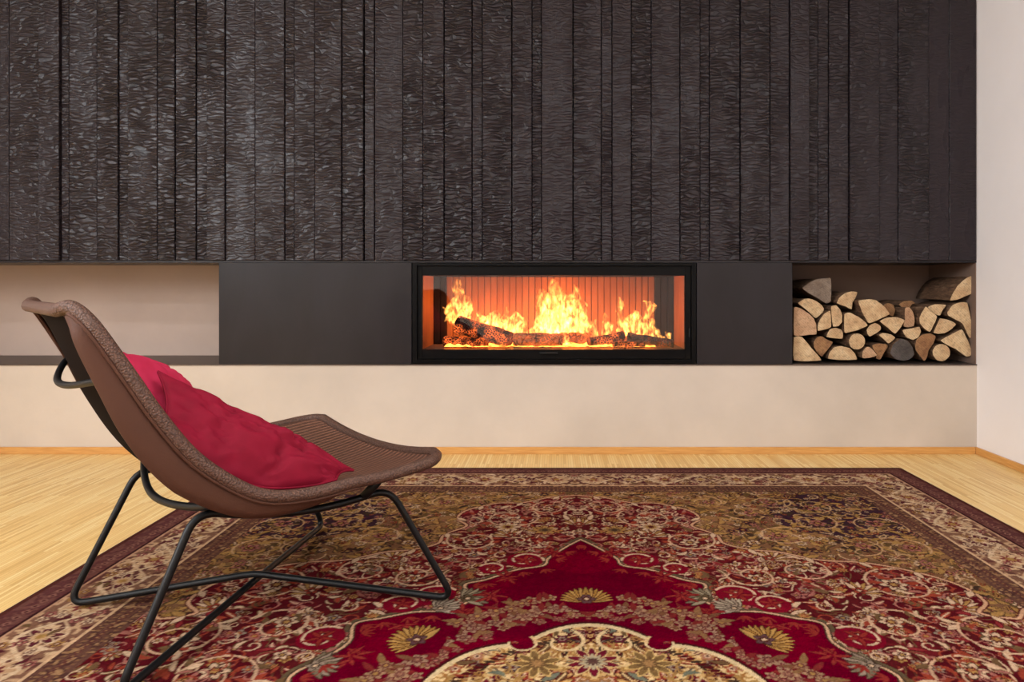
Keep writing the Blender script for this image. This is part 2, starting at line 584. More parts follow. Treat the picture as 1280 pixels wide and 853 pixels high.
def round_log(p0, p1, r0, r1, seed, seg=18, sides=18, squash=(1, 1), amp=0.004):
    p0, p1 = np.array(p0, float), np.array(p1, float)
    P = p0 + (p1 - p0) * np.linspace(0, 1, seg)[:, None]
    R = np.linspace(r0, r1, seg)
    v, f = tube(P, R, sides, caps=False)
    c = np.repeat(P, sides, 0)
    d = v - c
    d[:, 2] *= squash[1]
    L = np.linalg.norm(d, axis=1)[:, None]
    w = wobble(v, seed, amp, 45)[:, None]
    return c + d * (1 + w / L), f, seg, sides


def log_ends(v, seg, sides, p0, p1, out=0.001):
    res = []
    for s, sgn in ((0, -1), (seg - 1, 1)):
        rim = v[s * sides:(s + 1) * sides]
        c = rim.mean(0)
        ax = np.array(p1, float) - np.array(p0, float)
        ax /= np.linalg.norm(ax)
        V = np.concatenate([rim, c + (rim - c) * 0.55 + ax * sgn * out * 2, [c + ax * sgn * out]])
        Fs = []
        for k in range(sides):
            l = (k + 1) % sides
            q = (k, l, sides + l, sides + k)
            t = (sides + k, sides + l, 2 * sides)
            Fs += [q if sgn < 0 else q[::-1], t if sgn < 0 else t[::-1]]
        res.append((V, Fs))
    return res


def ember_wood(name, base, glow, amount, scale=60):
    m = Mat(name, 0.9, base=base, spec=0.2)
    v = m.coords((1, 1, 1), rnd=5.0)
    vo = m.n('ShaderNodeTexVoronoi', {'Vector': v, 'Scale': scale, 'Randomness': 1.0}, feature='DISTANCE_TO_EDGE').outputs['Distance']
    cr = m.ramp(vo, [(0.0, (255, 255, 255)), (0.16, (0, 0, 0))])
    n = m.noise(v, 18, 3)
    g = m.math('MULTIPLY', cr, m.ramp(n, [(0.42, (0, 0, 0)), (0.62, (255, 255, 255))]))
    m.b.inputs['Emission Color'].default_value = (1.0, 0.16, 0.03, 1)
    m.set('Emission Strength', m.math('MULTIPLY', g, glow))
    m.set('Base Color', m.mix(m.math('MULTIPLY', cr, 0.8), m.ramp(n, [(0.3, base), (0.7, amount)]), rgba((16, 10, 9))))
    m.bump(m.ramp(vo, [(0.0, (0, 0, 0)), (0.2, (255, 255, 255))]), 1.0, 0.012)
    return m


M_burn = ember_wood('charring_wood', (46, 24, 20), 2.2, (84, 48, 38), 85)
M_burn_pale = ember_wood('half_burnt_wood', (150, 92, 56), 1.2, (176, 112, 66), 40)
M_burn_grey = ember_wood('ash_grey_char', (64, 56, 52), 0.5, (88, 80, 74), 70)
M_burn_end = ember_wood('charred_cut_face', (120, 60, 40), 1.0, (150, 80, 50), 50)
FZ = gz0
burning = [
    # p0(px,py,Y), p1, r0, r1, material, label
    ((573, 407, 3.57), (638, 432, 3.462), 0.050, 0.040, M_burn, 'dark scaly burning log leaning down to the right at the left of the fire'),
    ((557, 428, 3.53), (608, 436, 3.445), 0.028, 0.024, M_burn, 'thin reddish burning log lying under the leaning scaly log'),
    ((642, 431, 3.475), (703, 431, 3.47), 0.037, 0.036, M_burn_pale, 'short split log with cut end lying across the front middle of the fire'),
    ((700, 429, 3.60), (746, 427, 3.60), 0.036, 0.034, M_burn_pale, 'pale burning log lying at the back just right of the fire centre'),
    ((736, 436, 3.47), (779, 421, 3.54), 0.026, 0.027, M_burn, 'burning log rising to the right beside the grey charred log'),
    ((784, 423, 3.51), (842, 435, 3.475), 0.029, 0.020, M_burn_grey, 'grey charred log sloping down to the right end of the fire'),
    ((766, 437, 3.435), (806, 437, 3.435), 0.018, 0.016, M_burn, 'thin glowing log lying under the grey charred log'),
]
for i, (a, b, r0, r1, mt, lab) in enumerate(burning):
    p0, p1 = ray(*a), ray(*b)
    p0[2] = max(p0[2], FZ + r0 + 0.001)
    p1[2] = max(p1[2], FZ + r1 + 0.001)
    v, f, sg, sd = round_log(p0, p1, r0, r1, 50 + i)
    v[:, 2] = np.maximum(v[:, 2], FZ)
    t = solo('burning_log', (v, f), mt, True)
    tag(t, lab, 'log', 'logs in the fire')
    for geo in log_ends(v, sg, sd, p0, p1):
        part('cut_face', geo, M_burn_end, t)

# ------------------------------------------------------------------ fire: embers and flames
fire = tag(empty('fire', (WX(690, 3.55), 3.55, FZ)), 'blazing orange and yellow fire over logs behind the fireplace glass', 'fire')
M_ember = Mat('glowing_embers', 0.9, base=(60, 24, 14))
_v = M_ember.coords((1, 1, 1))
_n = M_ember.noise(_v, 38, 4, 0.65)
M_ember.b.inputs['Emission Color'].default_value = (1.0, 0.28, 0.04, 1)
M_ember.set('Emission Strength', M_ember.math('MULTIPLY', M_ember.ramp(_n, [(0.36, (0, 0, 0)), (0.62, (255, 255, 255))]), 9.0))
nx, ny = 90, 18
X = np.linspace(WX(560, 3.55), WX(815, 3.55), nx)
Yy = np.linspace(3.416, 3.685, ny)
gx, gy = np.meshgrid(X, Yy)
pts = np.stack([gx.ravel(), gy.ravel(), np.zeros(gx.size)], 1)
hgt = 0.010 + 0.012 * (wobble(pts, 3, 1.0, 40) + 0.6) * np.sin(np.pi * np.clip((gy.ravel() - 3.405) / 0.29, 0, 1))
pts[:, 2] = FZ + np.maximum(hgt, 0.0005)
fc = [(j * nx + i, j * nx + i + 1, (j + 1) * nx + i + 1, (j + 1) * nx + i) for j in range(ny - 1) for i in range(nx - 1)]
part('ember_bed', (pts, fc), M_ember, fire, True)

M_flame = Mat('flame_gas')
M_flame.nt.nodes.remove(M_flame.b)
_g = M_flame.n('ShaderNodeNewGeometry').outputs['Position']
_wn = M_flame.n('ShaderNodeTexNoise', {'Vector': _g, 'Scale': 13.0, 'Detail': 2.0}).outputs['Color']
_wn = M_flame.n('ShaderNodeVectorMath', {0: _wn, 3: 0.05}, operation='SCALE').outputs[0]
_p = M_flame.n('ShaderNodeVectorMath', {0: _g, 1: _wn}, operation='ADD').outputs[0]
_pm = M_flame.n('ShaderNodeMapping', {'Vector': _p, 'Scale': (56.0, 56.0, 24.0)}).outputs[0]
_n = M_flame.n('ShaderNodeTexNoise', {'Vector': _pm, 'Scale': 1.0, 'Detail': 3.0, 'Roughness': 0.55}).outputs['Fac']
_d = M_flame.ramp(_n, [(0.43, (0, 0, 0)), (0.54, (70, 70, 70)), (0.70, (255, 255, 255))])
_sep = M_flame.n('ShaderNodeSeparateXYZ', {0: _g}).outputs[2]
_ht = M_flame.n('ShaderNodeMapRange', {0: _sep, 1: FZ, 2: FZ + 0.34, 3: 1.5, 4: 0.45}).outputs[0]
_st = M_flame.math('MULTIPLY', M_flame.math('MULTIPLY', _d, _ht), 225.0)
_em = M_flame.n('ShaderNodeEmission', {'Color': (1.0, 0.38, 0.075, 1), 'Strength': _st}).outputs[0]
M_flame.nt.links.new(_em, M_flame.out.inputs['Volume'])
try:
    M_flame.m.cycles.volume_step_rate = 0.25
except Exception:
    pass


def flame(spine, Y, seed, sides=12, depth=0.7):
    """spine: (px, py, radius px) from root to tip"""
    S = catmull([(a, b, c) for a, b, c in spine], 6)
    P = np.array([ray(a, b, Y) for a, b, c in S])
    R = np.maximum(S[:, 2] * 1.2, 0.25) / F * Y
    P[:, 1] += 0.02 * np.sin(np.linspace(0, 4, len(P)) + seed)
    P[:, 2] = np.maximum(P[:, 2], FZ + 0.012)
    V = []
    for i, (p, r) in enumerate(zip(P, R)):
        for k in range(sides):
            th = 2 * math.pi * k / sides
            V.append(p + np.array([r * math.cos(th), r * depth * math.sin(th), 0]))
    V = np.array(V)
    V += (wobble(V, seed, 1.0, 60)[:, None]) * np.repeat(R, sides)[:, None] * 0.35 * np.array([1, 0.5, 0.6])
    m = len(P)
    Fs = []
    for i in range(m - 1):
        for k in range(sides):
            l = (k + 1) % sides
            Fs.append((i * sides + k, i * sides + l, (i + 1) * sides + l, (i + 1) * sides + k))
    Fs.append(tuple(range(sides))[::-1])
    Fs.append(tuple((m - 1) * sides + k for k in range(sides)))
    part('flame', (V, Fs), M_flame, fire, True)


flames = [
    ([(572, 412, 4), (570, 398, 10), (574, 384, 12), (574, 370, 8), (571, 358, 6), (573, 349, 3)], 3.60),
    ([(584, 410, 6), (582, 396, 9), (585, 383, 6), (588, 372, 2)], 3.63),
    ([(566, 404, 3), (560, 394, 5), (556, 387, 2), (553, 382, 0.6)], 3.60),
    ([(600, 416, 8), (602, 404, 9), (600, 394, 4), (598, 388, 1)], 3.62),
    ([(616, 418, 12), (617, 406, 13), (616, 396, 8), (620, 388, 2)], 3.64),
    ([(644, 420, 14), (643, 408, 13), (646, 398, 8), (642, 390, 2)], 3.64),
    ([(634, 418, 6), (632, 400, 5), (634, 390, 2), (633, 384, 0.6)], 3.61),
    ([(664, 420, 14), (672, 412, 10), (680, 404, 6), (684, 398, 2)], 3.62),
    ([(684, 422, 12), (682, 404, 12), (680, 386, 9), (679, 370, 7), (676, 360, 2)], 3.62),
    ([(698, 424, 15), (697, 406, 17), (695, 388, 16), (696, 370, 11), (692, 356, 6), (690, 349, 2)], 3.60),
    ([(714, 420, 12), (714, 402, 13), (716, 386, 11), (716, 372, 8), (720, 362, 4), (717, 356, 1)], 3.63),
    ([(730, 418, 8), (729, 402, 9), (726, 388, 6), (732, 382, 3), (729, 376, 0.8)], 3.60),
    ([(706, 432, 5), (706, 420, 5), (704, 410, 3), (704, 404, 1)], 3.50),
    ([(742, 430, 4), (744, 416, 4), (743, 404, 3), (748, 398, 1)], 3.52),
    ([(757, 422, 5), (760, 410, 7), (758, 400, 4), (755, 390, 1)], 3.58),
    ([(779, 420, 7), (778, 404, 6), (774, 390, 4), (776, 379, 4), (773, 371, 1)], 3.60),
    ([(791, 420, 9), (790, 406, 10), (791, 396, 7), (795, 390, 4), (790, 386, 1)], 3.60),
    ([(806, 420, 9), (805, 408, 8), (808, 394, 5), (814, 384, 6), (810, 377, 4), (805, 377, 1)], 3.57),
    ([(818, 424, 6), (816, 412, 5), (815, 398, 3), (817, 388, 1)], 3.55),
    ([(834, 431, 5), (828, 424, 5), (822, 414, 3), (820, 406, 0.8)], 3.52),
    ([(838, 432, 3), (836, 424, 4), (835, 418, 3), (831, 414, 0.6)], 3.52),
]
for i, (sp, Y) in enumerate(flames):
    flame(sp, Y, 11 + i)
for (px, py, Y, w) in ((612, 400, 3.56, 2.3), (700, 385, 3.56, 3.5), (785, 402, 3.56, 1.2)):
    d = bpy.data.lights.new('fire_light', 'POINT')
    d.energy = w
    d.color = (1.0, 0.235, 0.025)
    d.shadow_soft_size = 0.03
    o = bpy.data.objects.new('fire_light', d)
    o.location = ray(px, py, Y)
    COL.objects.link(o)

# ------------------------------------------------------------------ firewood in the right niche
def wood_end(name, a, b, c):
    m = Mat(name, 0.8, base=a, spec=0.2)
    v = m.coords((1, 1, 1), rnd=3.0)
    n = m.noise(v, 16, 5, 0.65)
    f2 = m.noise(v, 75, 5, 0.75)
    w = m.n('ShaderNodeTexWave', {'Vector': v, 'Scale': 34.0, 'Distortion': 2.5, 'Detail': 2.0}, wave_type='RINGS', rings_direction='Y').outputs['Fac']
    base = m.ramp(n, [(0.28, c), (0.5, a), (0.72, b)])
    base = m.mix(m.math('MULTIPLY', w, 0.30), base, rgba(tuple(x * 0.72 for x in a)))
    base = m.mix(m.math('MULTIPLY', m.ramp(f2, [(0.50, (0, 0, 0)), (0.66, (255, 255, 255))]), 0.6), base, rgba(tuple(x * 0.58 for x in a)))
    m.set('Base Color', base)
    m.bump(f2, 0.5, 0.003)
    return m


E_pale = wood_end('fresh_cut_wood', (204, 170, 130), (224, 196, 156), (182, 142, 102))
E_pink = wood_end('pinkish_cut_wood', (190, 150, 116), (204, 166, 132), (168, 124, 94))
E_brown = wood_end('brown_cut_wood', (150, 108, 74), (170, 128, 88), (120, 80, 54))
E_grey = wood_end('weathered_grey_cut_wood', (128, 110, 96), (146, 128, 114), (104, 86, 74))
E_dark = wood_end('dark_grey_cut_wood', (88, 80, 76), (108, 98, 94), (66, 58, 54))
M_bark = Mat('brown_bark', 0.9, base=(96, 70, 52), spec=0.2)
_v = M_bark.coords((1, 0.25, 1), rnd=4.0)
_n = M_bark.noise(_v, 70, 5, 0.7)
M_bark.set('Base Color', M_bark.ramp(_n, [(0.3, (62, 42, 32)), (0.55, (108, 80, 60)), (0.75, (140, 112, 88))]))
M_bark.bump(_n, 0.9, 0.008)

YW = 3.41


def cp(x, y):
    return (970 + x / 4.7407, 320 + y / 4.7407)


logs = [
    ([(175, 190), (240, 145), (290, 132), (350, 130), (356, 170), (350, 272), (320, 285), (270, 255), (215, 225)], E_grey, 0.05, 'weathered grey split log, topmost at the left end of the woodpile'),
    ([(135, 282), (165, 258), (205, 252), (245, 265), (280, 290), (297, 315), (290, 338), (245, 372), (190, 325)], E_pale, 0.02, 'pale dome-shaped split log right under the weathered grey log'),
    ([(106, 306), (145, 310), (190, 337), (225, 372), (240, 412), (241, 464), (200, 470), (106, 472)], E_pink, 0.0, 'large pinkish quarter log in the middle of the pile edge touching the steel panel'),
    ([(250, 447), (250, 410), (265, 375), (290, 342), (325, 324), (331, 350), (334, 424), (300, 438)], E_pale, 0.01, 'upright narrow quarter log beside the large pinkish quarter log'),
    ([(334, 300), (365, 292), (390, 320), (402, 355), (399, 395), (375, 420), (344, 422), (336, 380)], E_pale, 0.015, 'narrow half-round log standing on edge below the small jagged wedge'),
    ([(372, 282), (385, 250), (420, 222), (460, 210), (500, 215), (486, 255), (471, 280), (466, 320), (430, 305)], E_pale, 0.03, 'small jagged pale wedge log at the top between grey log and big pale log'),
    ([(484, 265), (540, 255), (590, 260), (640, 295), (680, 345), (620, 376), (552, 402), (520, 360), (497, 310)], E_pale, 0.0, 'biggest pale split log on top near the middle of the woodpile'),
    ([(408, 345), (440, 335), (490, 360), (530, 390), (546, 414), (500, 438), (430, 457), (408, 455)], E_pale, 0.005, 'bright wedge log directly below left of the biggest pale log'),
    ([(307, 484), (312, 460), (330, 435), (365, 427), (400, 440), (411, 465), (407, 495), (360, 492)], E_pale, 0.02, 'small yellowish half-round log above the low domed bottom log'),
    ([(106, 482), (155, 480), (210, 545), (268, 621), (106, 622)], E_pale, 0.0, 'cracked triangular log in the bottom left corner of the woodpile'),
    ([(230, 515), (250, 486), (280, 478), (318, 500), (350, 514), (325, 550), (280, 600), (250, 575), (232, 545)], E_brown, 0.02, 'dull brown wedge log pointing down beside the bottom left triangular log'),
    ([(314, 612), (322, 572), (347, 544), (390, 534), (440, 547), (473, 577), (486, 617), (400, 621)], E_pale, 0.01, 'low domed half log lying flat on the bottom left of the round branch'),
    ([(480 + 49 * math.cos(t), 508 + 49 * math.sin(t)) for t in np.linspace(0, 6.283, 14)[:-1]], E_pale, 0.0, 'round pale branch left of centre in the woodpile'),
    ([(545, 442), (565, 412), (600, 397), (633, 417), (633, 440), (600, 465), (565, 481), (550, 465)], E_pale, 0.02, 'small squarish log under the point of the biggest pale log'),
    ([(622, 388), (660, 367), (720, 363), (768, 381), (745, 425), (712, 464), (668, 428)], E_pale, 0.01, 'pale wedge log pointing down, right of the small squarish log'),
    ([(772, 310), (800, 305), (825, 335), (837, 380), (834, 420), (797, 427), (768, 420), (773, 380)], E_pink, 0.02, 'brownish upright quarter log below the bark-covered log at the middle top'),
    ([(612, 470), (640, 457), (690, 467), (716, 487), (690, 513), (670, 521), (642, 495)], E_pale, 0.01, 'small leaf-shaped log wedged just above the lichen-stained wedge'),
    ([(510, 570), (532, 542), (555, 540), (583, 565), (600, 590), (560, 605), (512, 607)], E_pink, 0.0, 'small rosy triangular log on the bottom right of the round pale branch'),
    ([(577, 531), (610, 519), (655, 522), (676, 536), (650, 580), (625, 619), (602, 612), (600, 580), (583, 560)], E_brown, 0.015, 'lichen-stained wedge log beside the dark grey round log'),
    ([(674, 577), (692, 524), (735, 490), (780, 503), (812, 542), (822, 585), (800, 613), (755, 626), (705, 612)], E_dark, 0.0, 'dark grey weathered round log on the bottom of the woodpile'),
    ([(754, 440), (800, 431), (858, 421), (868, 450), (853, 485), (820, 500), (785, 490), (762, 465)], E_pale, 0.01, 'half-round log with flat side up, above the dark grey round log'),
    ([(847, 370), (862, 337), (885, 299), (920, 327), (957, 360), (938, 410), (914, 453), (877, 430), (852, 400)], E_pale, 0.0, 'pointed upright split log in the upper right of the woodpile'),
    ([(907, 305), (950, 286), (1018, 291), (1000, 320), (980, 355), (942, 345)], E_pale, 0.015, 'small flat wedge log with a dark knot near the top right'),
    ([(933, 455), (957, 402), (974, 370), (1030, 380), (1078, 405), (1045, 438), (1000, 461), (962, 465)], E_pale, 0.005, 'quarter log under the small knotted wedge at the right'),
    ([(1012, 335), (1042, 291), (1090, 273), (1130, 276), (1147, 330), (1163, 400), (1172, 485), (1150, 488), (1130, 450), (1106, 403), (1062, 378), (1020, 355)], E_pale, 0.0, 'long bent split log leaning along the white wall at the right end'),
    ([(1030, 266), (1042, 230), (1072, 180), (1110, 142), (1150, 120), (1178, 121), (1178, 215), (1130, 238), (1080, 260)], E_pale, 0.0, 'big half log with bark on top of the right end by the white wall'),
    ([(829, 530), (842, 492), (880, 464), (925, 459), (957, 478), (943, 520), (913, 560), (900, 608), (882, 626), (852, 590), (832, 560)], E_brown, 0.01, 'brown heart-shaped log between dark grey round log and round pale end'),
    ([(980 + 53 * math.cos(t), 574 + 52 * math.sin(t)) for t in np.linspace(0, 6.283, 14)[:-1]], E_pale, 0.0, 'round pale branch on the bottom right of the woodpile'),
    ([(970, 500), (1040, 462), (1100, 434), (1130, 482), (1155, 540), (1164, 590), (1130, 600), (1062, 553), (1012, 529)], E_pale, 0.0, 'large pale wedge log in the lower right corner over the round branch'),
    ([(688, 300), (720, 282), (756, 292), (768, 330), (752, 366), (735, 362), (700, 340)], E_brown, 0.10, 'bark-covered brown log set back behind the biggest pale log'),
    ([(800, 292), (830, 272), (872, 266), (900, 282), (880, 290), (858, 330), (842, 345), (828, 320)], E_brown, 0.12, 'bark-covered log set back at the top, right of the middle'),
]


def firewood(poly, emat, back, label, seed):
    P = np.array([cp(*q) for q in poly])
    round_shape = len(poly) >= 13
    c = P.mean(0)
    P = c + (P - c) * 0.985
    S = catmull(P, 4, True)
    if not round_shape:                         # keep split faces flat and corners crisp
        lin_ = np.array([P[i] + (P[(i + 1) % len(P)] - P[i]) * k / 4 for i in range(len(P)) for k in range(4)])
        S = 0.45 * S + 0.55 * lin_
    n = len(S)
    y0 = YW + back
    y1 = min(y0 + 0.33, NB - 0.012)
    xz = np.array([((a - VX) / F * YW, EYE - (b - VY) / F * YW) for a, b in S])
    cc = xz.mean(0)
    rings = 7
    V = []
    r = np.random.default_rng(seed)
    for k in range(rings):
        t = k / (rings - 1)
        sc = 1 - 0.05 * t
        for i in range(n):
            q = cc + (xz[i] - cc) * sc
            V.append((q[0], y0 + (y1 - y0) * t, q[1]))
    V = np.array(V)
    w = wobble(V * np.array([1, 0.35, 1]), seed, 0.0022, 60)
    d = np.stack([V[:, 0] - cc[0], np.zeros(len(V)), V[:, 2] - cc[1]], 1)
    d /= np.linalg.norm(d, axis=1)[:, None] + 1e-9
    V -= d * np.abs(w)[:, None]
    V[:, 2] = np.maximum(V[:, 2], BENCH + 0.0005)
    # the saw cut is never quite square
    tilt = r.uniform(-0.10, 0.10, 2)
    V[:n, 1] += (V[:n, 0] - cc[0]) * tilt[0] + (V[:n, 2] - cc[1]) * tilt[1]
    Fs = [(k * n + i, k * n + (i + 1) % n, (k + 1) * n + (i + 1) % n, (k + 1) * n + i) for k in range(rings - 1) for i in range(n)]
    Fs.append(tuple((rings - 1) * n + i for i in range(n)))
    t = solo('firewood_log', (V, Fs), M_bark, True)
    tag(t, label, 'firewood', 'firewood in the right niche')
    rim = V[:n]
    mid = rim.mean(0)
    inner = mid + (rim - mid) * 0.96
    inner[:, 1] -= 0.0015
    E = np.concatenate([rim, inner, [mid - np.array([0, 0.0018, 0])]])
    Fe = []
    for i in range(n):
        j = (i + 1) % n
        Fe += [(j, i, n + i, n + j), (n + j, n + i, 2 * n)]
    part('cut_face', (E, Fe), emat, t)


for i, (poly, em, back, lab) in enumerate(logs):
    firewood(poly, em, back, lab, 200 + i)
# ------------------------------------------------------------------ persian rug
RX, RHW, RY1, RHL = 0.081, 1.450, 3.072, 2.0
RYC = RY1 - RHL
Q = 0.002                                     # one quadrant of the pattern, painted on a 2 mm lattice
QU, QV = int(RHW / Q) + 1, int(RHL / Q) + 1
uu, vv = np.meshgrid(np.arange(QU) * Q, np.arange(QV) * Q)
img = np.zeros((QV, QU, 3))
rr = np.random.default_rng(21)


def smooth_noise(cell, seed):
    r = np.random.default_rng(seed)
    g = r.random((int(RHL / cell) + 3, int(RHW / cell) + 3))
    a, b = vv / cell, uu / cell
    i, j = a.astype(int), b.astype(int)
    fa, fb = a - i, b - j
    fa, fb = fa * fa * (3 - 2 * fa), fb * fb * (3 - 2 * fb)
    return (g[i, j] * (1 - fa) * (1 - fb) + g[i + 1, j] * fa * (1 - fb) + g[i, j + 1] * (1 - fa) * fb + g[i + 1, j + 1] * fa * fb)


clip_mask = None


def win(u, v, R):
    i0, i1 = max(0, int((v - R) / Q)), min(QV, int((v + R) / Q) + 2)
    j0, j1 = max(0, int((u - R) / Q)), min(QU, int((u + R) / Q) + 2)
    if i1 <= i0 or j1 <= j0:
        return None
    s = (slice(i0, i1), slice(j0, j1))
    return s, uu[s] - u, vv[s] - v


def put(s, mask, c):
    if clip_mask is not None:
        mask = mask & clip_mask[s]
    img[s][mask] = c


CREAM, IVORY, GOLD, OLIVE = (204, 168, 136), (218, 182, 130), (164, 122, 70), (106, 78, 52)
RUST, ROSE, PURP, MAROON = (146, 60, 44), (160, 98, 86), (58, 30, 44), (78, 18, 24)
CRIM, REDBR, GREY, DKOL = (94, 0, 27), (86, 24, 28), (146, 124, 106), (64, 46, 36)


def flower(u, v, r, n, cols, rot=0.0, out=DKOL):
    w = win(u, v, r * 1.15)
    if not w:
        return
    s, a, b = w
    d, th = np.hypot(a, b), np.arctan2(b, a) + rot
    e = d / (r * (0.80 + 0.20 * np.cos(n * th)))
    put(s, e < 1.12, out)
    put(s, e < 0.98, cols[0])
    put(s, (e < 0.98) & (e > 0.45) & (np.cos(n * th) < -0.86), out)
    put(s, e < 0.56, cols[1])
    put(s, e < 0.30, cols[2])


def leaf(u, v, L, W, ang, c, out=None, rib=None, bend=0.0):
    cu, cv = u + math.cos(ang) * L / 2, v + math.sin(ang) * L / 2
    w = win(cu, cv, L * 0.65 + W)
    if not w:
        return
    s, a, b = w
    x = (a * math.cos(ang) + b * math.sin(ang)) / L + 0.5
    y = -a * math.sin(ang) + b * math.cos(ang) - bend * L * (x - x * x) * 4
    hw = W * np.sin(np.pi * np.clip(x, 0, 1)) ** 0.8 * (1.15 - 0.5 * x)
    ins = (x > 0) & (x < 1)
    if out:
        put(s, ins & (np.abs(y) < hw + 0.003), out)
    put(s, ins & (np.abs(y) < hw), c)
    if rib:
        put(s, ins & (np.abs(y) < 0.0018) & (x < 0.85), rib)


def stroke(P, w0, c, w1=None):
    P = np.asarray(P, float)
    n = len(P)
    for k in range(n):
        wd = w0 if w1 is None else w0 + (w1 - w0) * k / max(1, n - 1)
        w = win(P[k][0], P[k][1], wd + Q)
        if w:
            s, a, b = w
            put(s, a * a + b * b < wd * wd, c)


def dense(P, step=0.003):
    P = np.asarray(P, float)
    out = []
    for a, b in zip(P[:-1], P[1:]):
        m = max(1, int(np.linalg.norm(b - a) / step))
        out += [a + (b - a) * t / m for t in range(m)]
    return np.array(out + [P[-1]])


def scroll(u, v, r, ang, sgn, w, c, leaves=None, turns=1.35, flw=None):
    t = np.linspace(0, 1, int(r * 2400 * turns * 0.5) + 30)
    R = r * (1 - 0.78 * t)
    th = ang + sgn * t * turns * 2 * math.pi
    P = np.stack([u + R * np.cos(th), v + R * np.sin(th)], 1)
    if leaves:
        for k in range(6, len(P) - 8, max(5, len(P) // 11)):
            a = th[k] + sgn * (1.2 + 0.5 * (k % 2))
            leaf(P[k][0], P[k][1], r * 0.42, r * 0.10, a if (k // 5) % 2 else a + 2.0, leaves[k % len(leaves)])
    stroke(P, w, c, w * 0.6)
    if flw:
        flower(P[-1][0], P[-1][1], r * 0.34, 6, flw)


def palmette(u, v, r, ang, c1, c2, c3, out=DKOL, n=9, spread=2.3):
    for k in range(n):
        a = ang + spread * (k / (n - 1) - 0.5)
        leaf(u, v, r * (1 - 0.14 * abs(2 * k / (n - 1) - 1)), r * 0.12, a, c1 if k % 2 else c2, out)
    flower(u + 0.12 * r * math.cos(ang), v + 0.12 * r * math.sin(ang), r * 0.30, 5, (c3, out, CREAM))
    leaf(u, v, -r * 0.4, r * 0.08, ang, c3)


def pick(*c):
    return c[rr.integers(len(c))]


def scatter(mask, n, size, kinds, gap):
    """motifs spread over a region without much overlap"""
    pts = []
    idx = np.argwhere(mask)
    tries = 0
    while len(pts) < n and tries < n * 12:
        tries += 1
        i, j = idx[rr.integers(len(idx))]
        u, v = j * Q, i * Q
        if all((u - a) ** 2 + (v - b) ** 2 > gap * gap for a, b in pts):
            pts.append((u, v))
            kinds(u, v, size * rr.uniform(0.7, 1.3))


edge = np.minimum(RHW - uu, RHL - vv)
n1, n2, n3 = smooth_noise(0.03, 1), smooth_noise(0.012, 2), smooth_noise(0.12, 3)
fine = rr.random((QV, QU))

# spandrel ground: gold, olive and brown; a purple patch in the corner
img[:] = (122, 84, 58)
img[(n3 > 0.55)] = (138, 98, 64)
img[n1 < 0.33] = (100, 74, 46)
cz = np.hypot((uu - 0.93) / 0.26, (vv - 1.38) / 0.24)
corner = cz < 1.0 + 0.25 * (n1 - 0.5)
img[corner] = (62, 38, 46)


def corner_band(u, v):
    return math.hypot((u - 0.93) / 0.26, (v - 1.38) / 0.24)


def span_kind(u, v, r):
    k = rr.integers(9)
    dark = corner_band(u, v) < 1
    if k < 2:
        flower(u, v, r * 0.8, pick(5, 6, 7), (pick(GOLD, ROSE, CREAM, PURP), pick(OLIVE, MAROON), GOLD), rr.uniform(0, 6))
    elif k < 6:
        leaf(u, v, r * 2.0, r * 0.40, rr.uniform(0, 6.28), pick(GOLD, OLIVE, DKOL, (150, 112, 60), PURP if dark else GOLD), pick(DKOL, MAROON, None), pick(GOLD, None), rr.uniform(-0.25, 0.25))
    elif k < 7:
        scroll(u, v, r * 1.6, rr.uniform(0, 6), pick(-1, 1), 0.0026, pick((190, 150, 112), (170, 126, 80)), None, 0.9)
    else:
        flower(u, v, r * 0.5, 5, (pick(CREAM, ROSE, RUST), DKOL, GOLD), rr.uniform(0, 6))


field_mask = edge > 0.35
clip_mask = field_mask
scatter(field_mask & (vv > 0.6), 1500, 0.021, span_kind, 0.0185)
for (a, b, r, an, sg) in ((0.86, 1.47, 0.10, 2.4, 1), (0.72, 1.52, 0.08, 0.2, -1), (1.00, 1.26, 0.10, -0.6, 1), (0.80, 1.30, 0.09, 1, -1),
                          (0.60, 1.40, 0.085, 3.5, 1), (1.00, 1.06, 0.09, 2.0, -1), (0.66, 1.16, 0.09, 0.8, 1), (0.86, 1.08, 0.08, 4.4, 1), (0.48, 1.52, 0.07, 1.4, -1)):
    scroll(a, b, r, an, sg, 0.0034, (190, 148, 106), (GOLD, DKOL, OLIVE), 1.3, (ROSE, MAROON, GOLD))
scatter(field_mask & (vv > 0.6), 500, 0.016, span_kind, 0.03)

# dark red ornament ground inside the lobed outline
lobe = np.array([(0.0, 1.60), (0.10, 1.575), (0.20, 1.51), (0.30, 1.50), (0.40, 1.42), (0.42, 1.33), (0.38, 1.26), (0.44, 1.18), (0.45, 1.10),
                 (0.52, 1.05), (0.60, 1.03), (0.70, 0.97), (0.82, 0.95), (0.93, 0.89), (1.01, 0.80), (1.02, 0.70), (0.97, 0.64), (1.04, 0.61), (1.12, 0.62),
                 (1.12, 0.0)])
lob = catmull(lobe, 10)


def inside(poly):
    """region between a falling outline and the axes"""
    P = np.concatenate([poly, [(0, 0)]])
    m = np.zeros((QV, QU), bool)
    for (x0, y0), (x1, y1) in zip(P, np.roll(P, -1, 0)):
        if y0 == y1:
            continue
        c = ((y0 > vv) != (y1 > vv)) & (uu < (x1 - x0) * (vv - y0) / (y1 - y0) + x0)
        m ^= c
    return m


orn = inside(lob) & field_mask
clip_mask = field_mask
img[orn] = REDBR
img[orn & (n1 > 0.62)] = (84, 18, 26)
img[orn & (n3 > 0.60) & (n1 < 0.5)] = (100, 26, 32)
clip_mask = orn


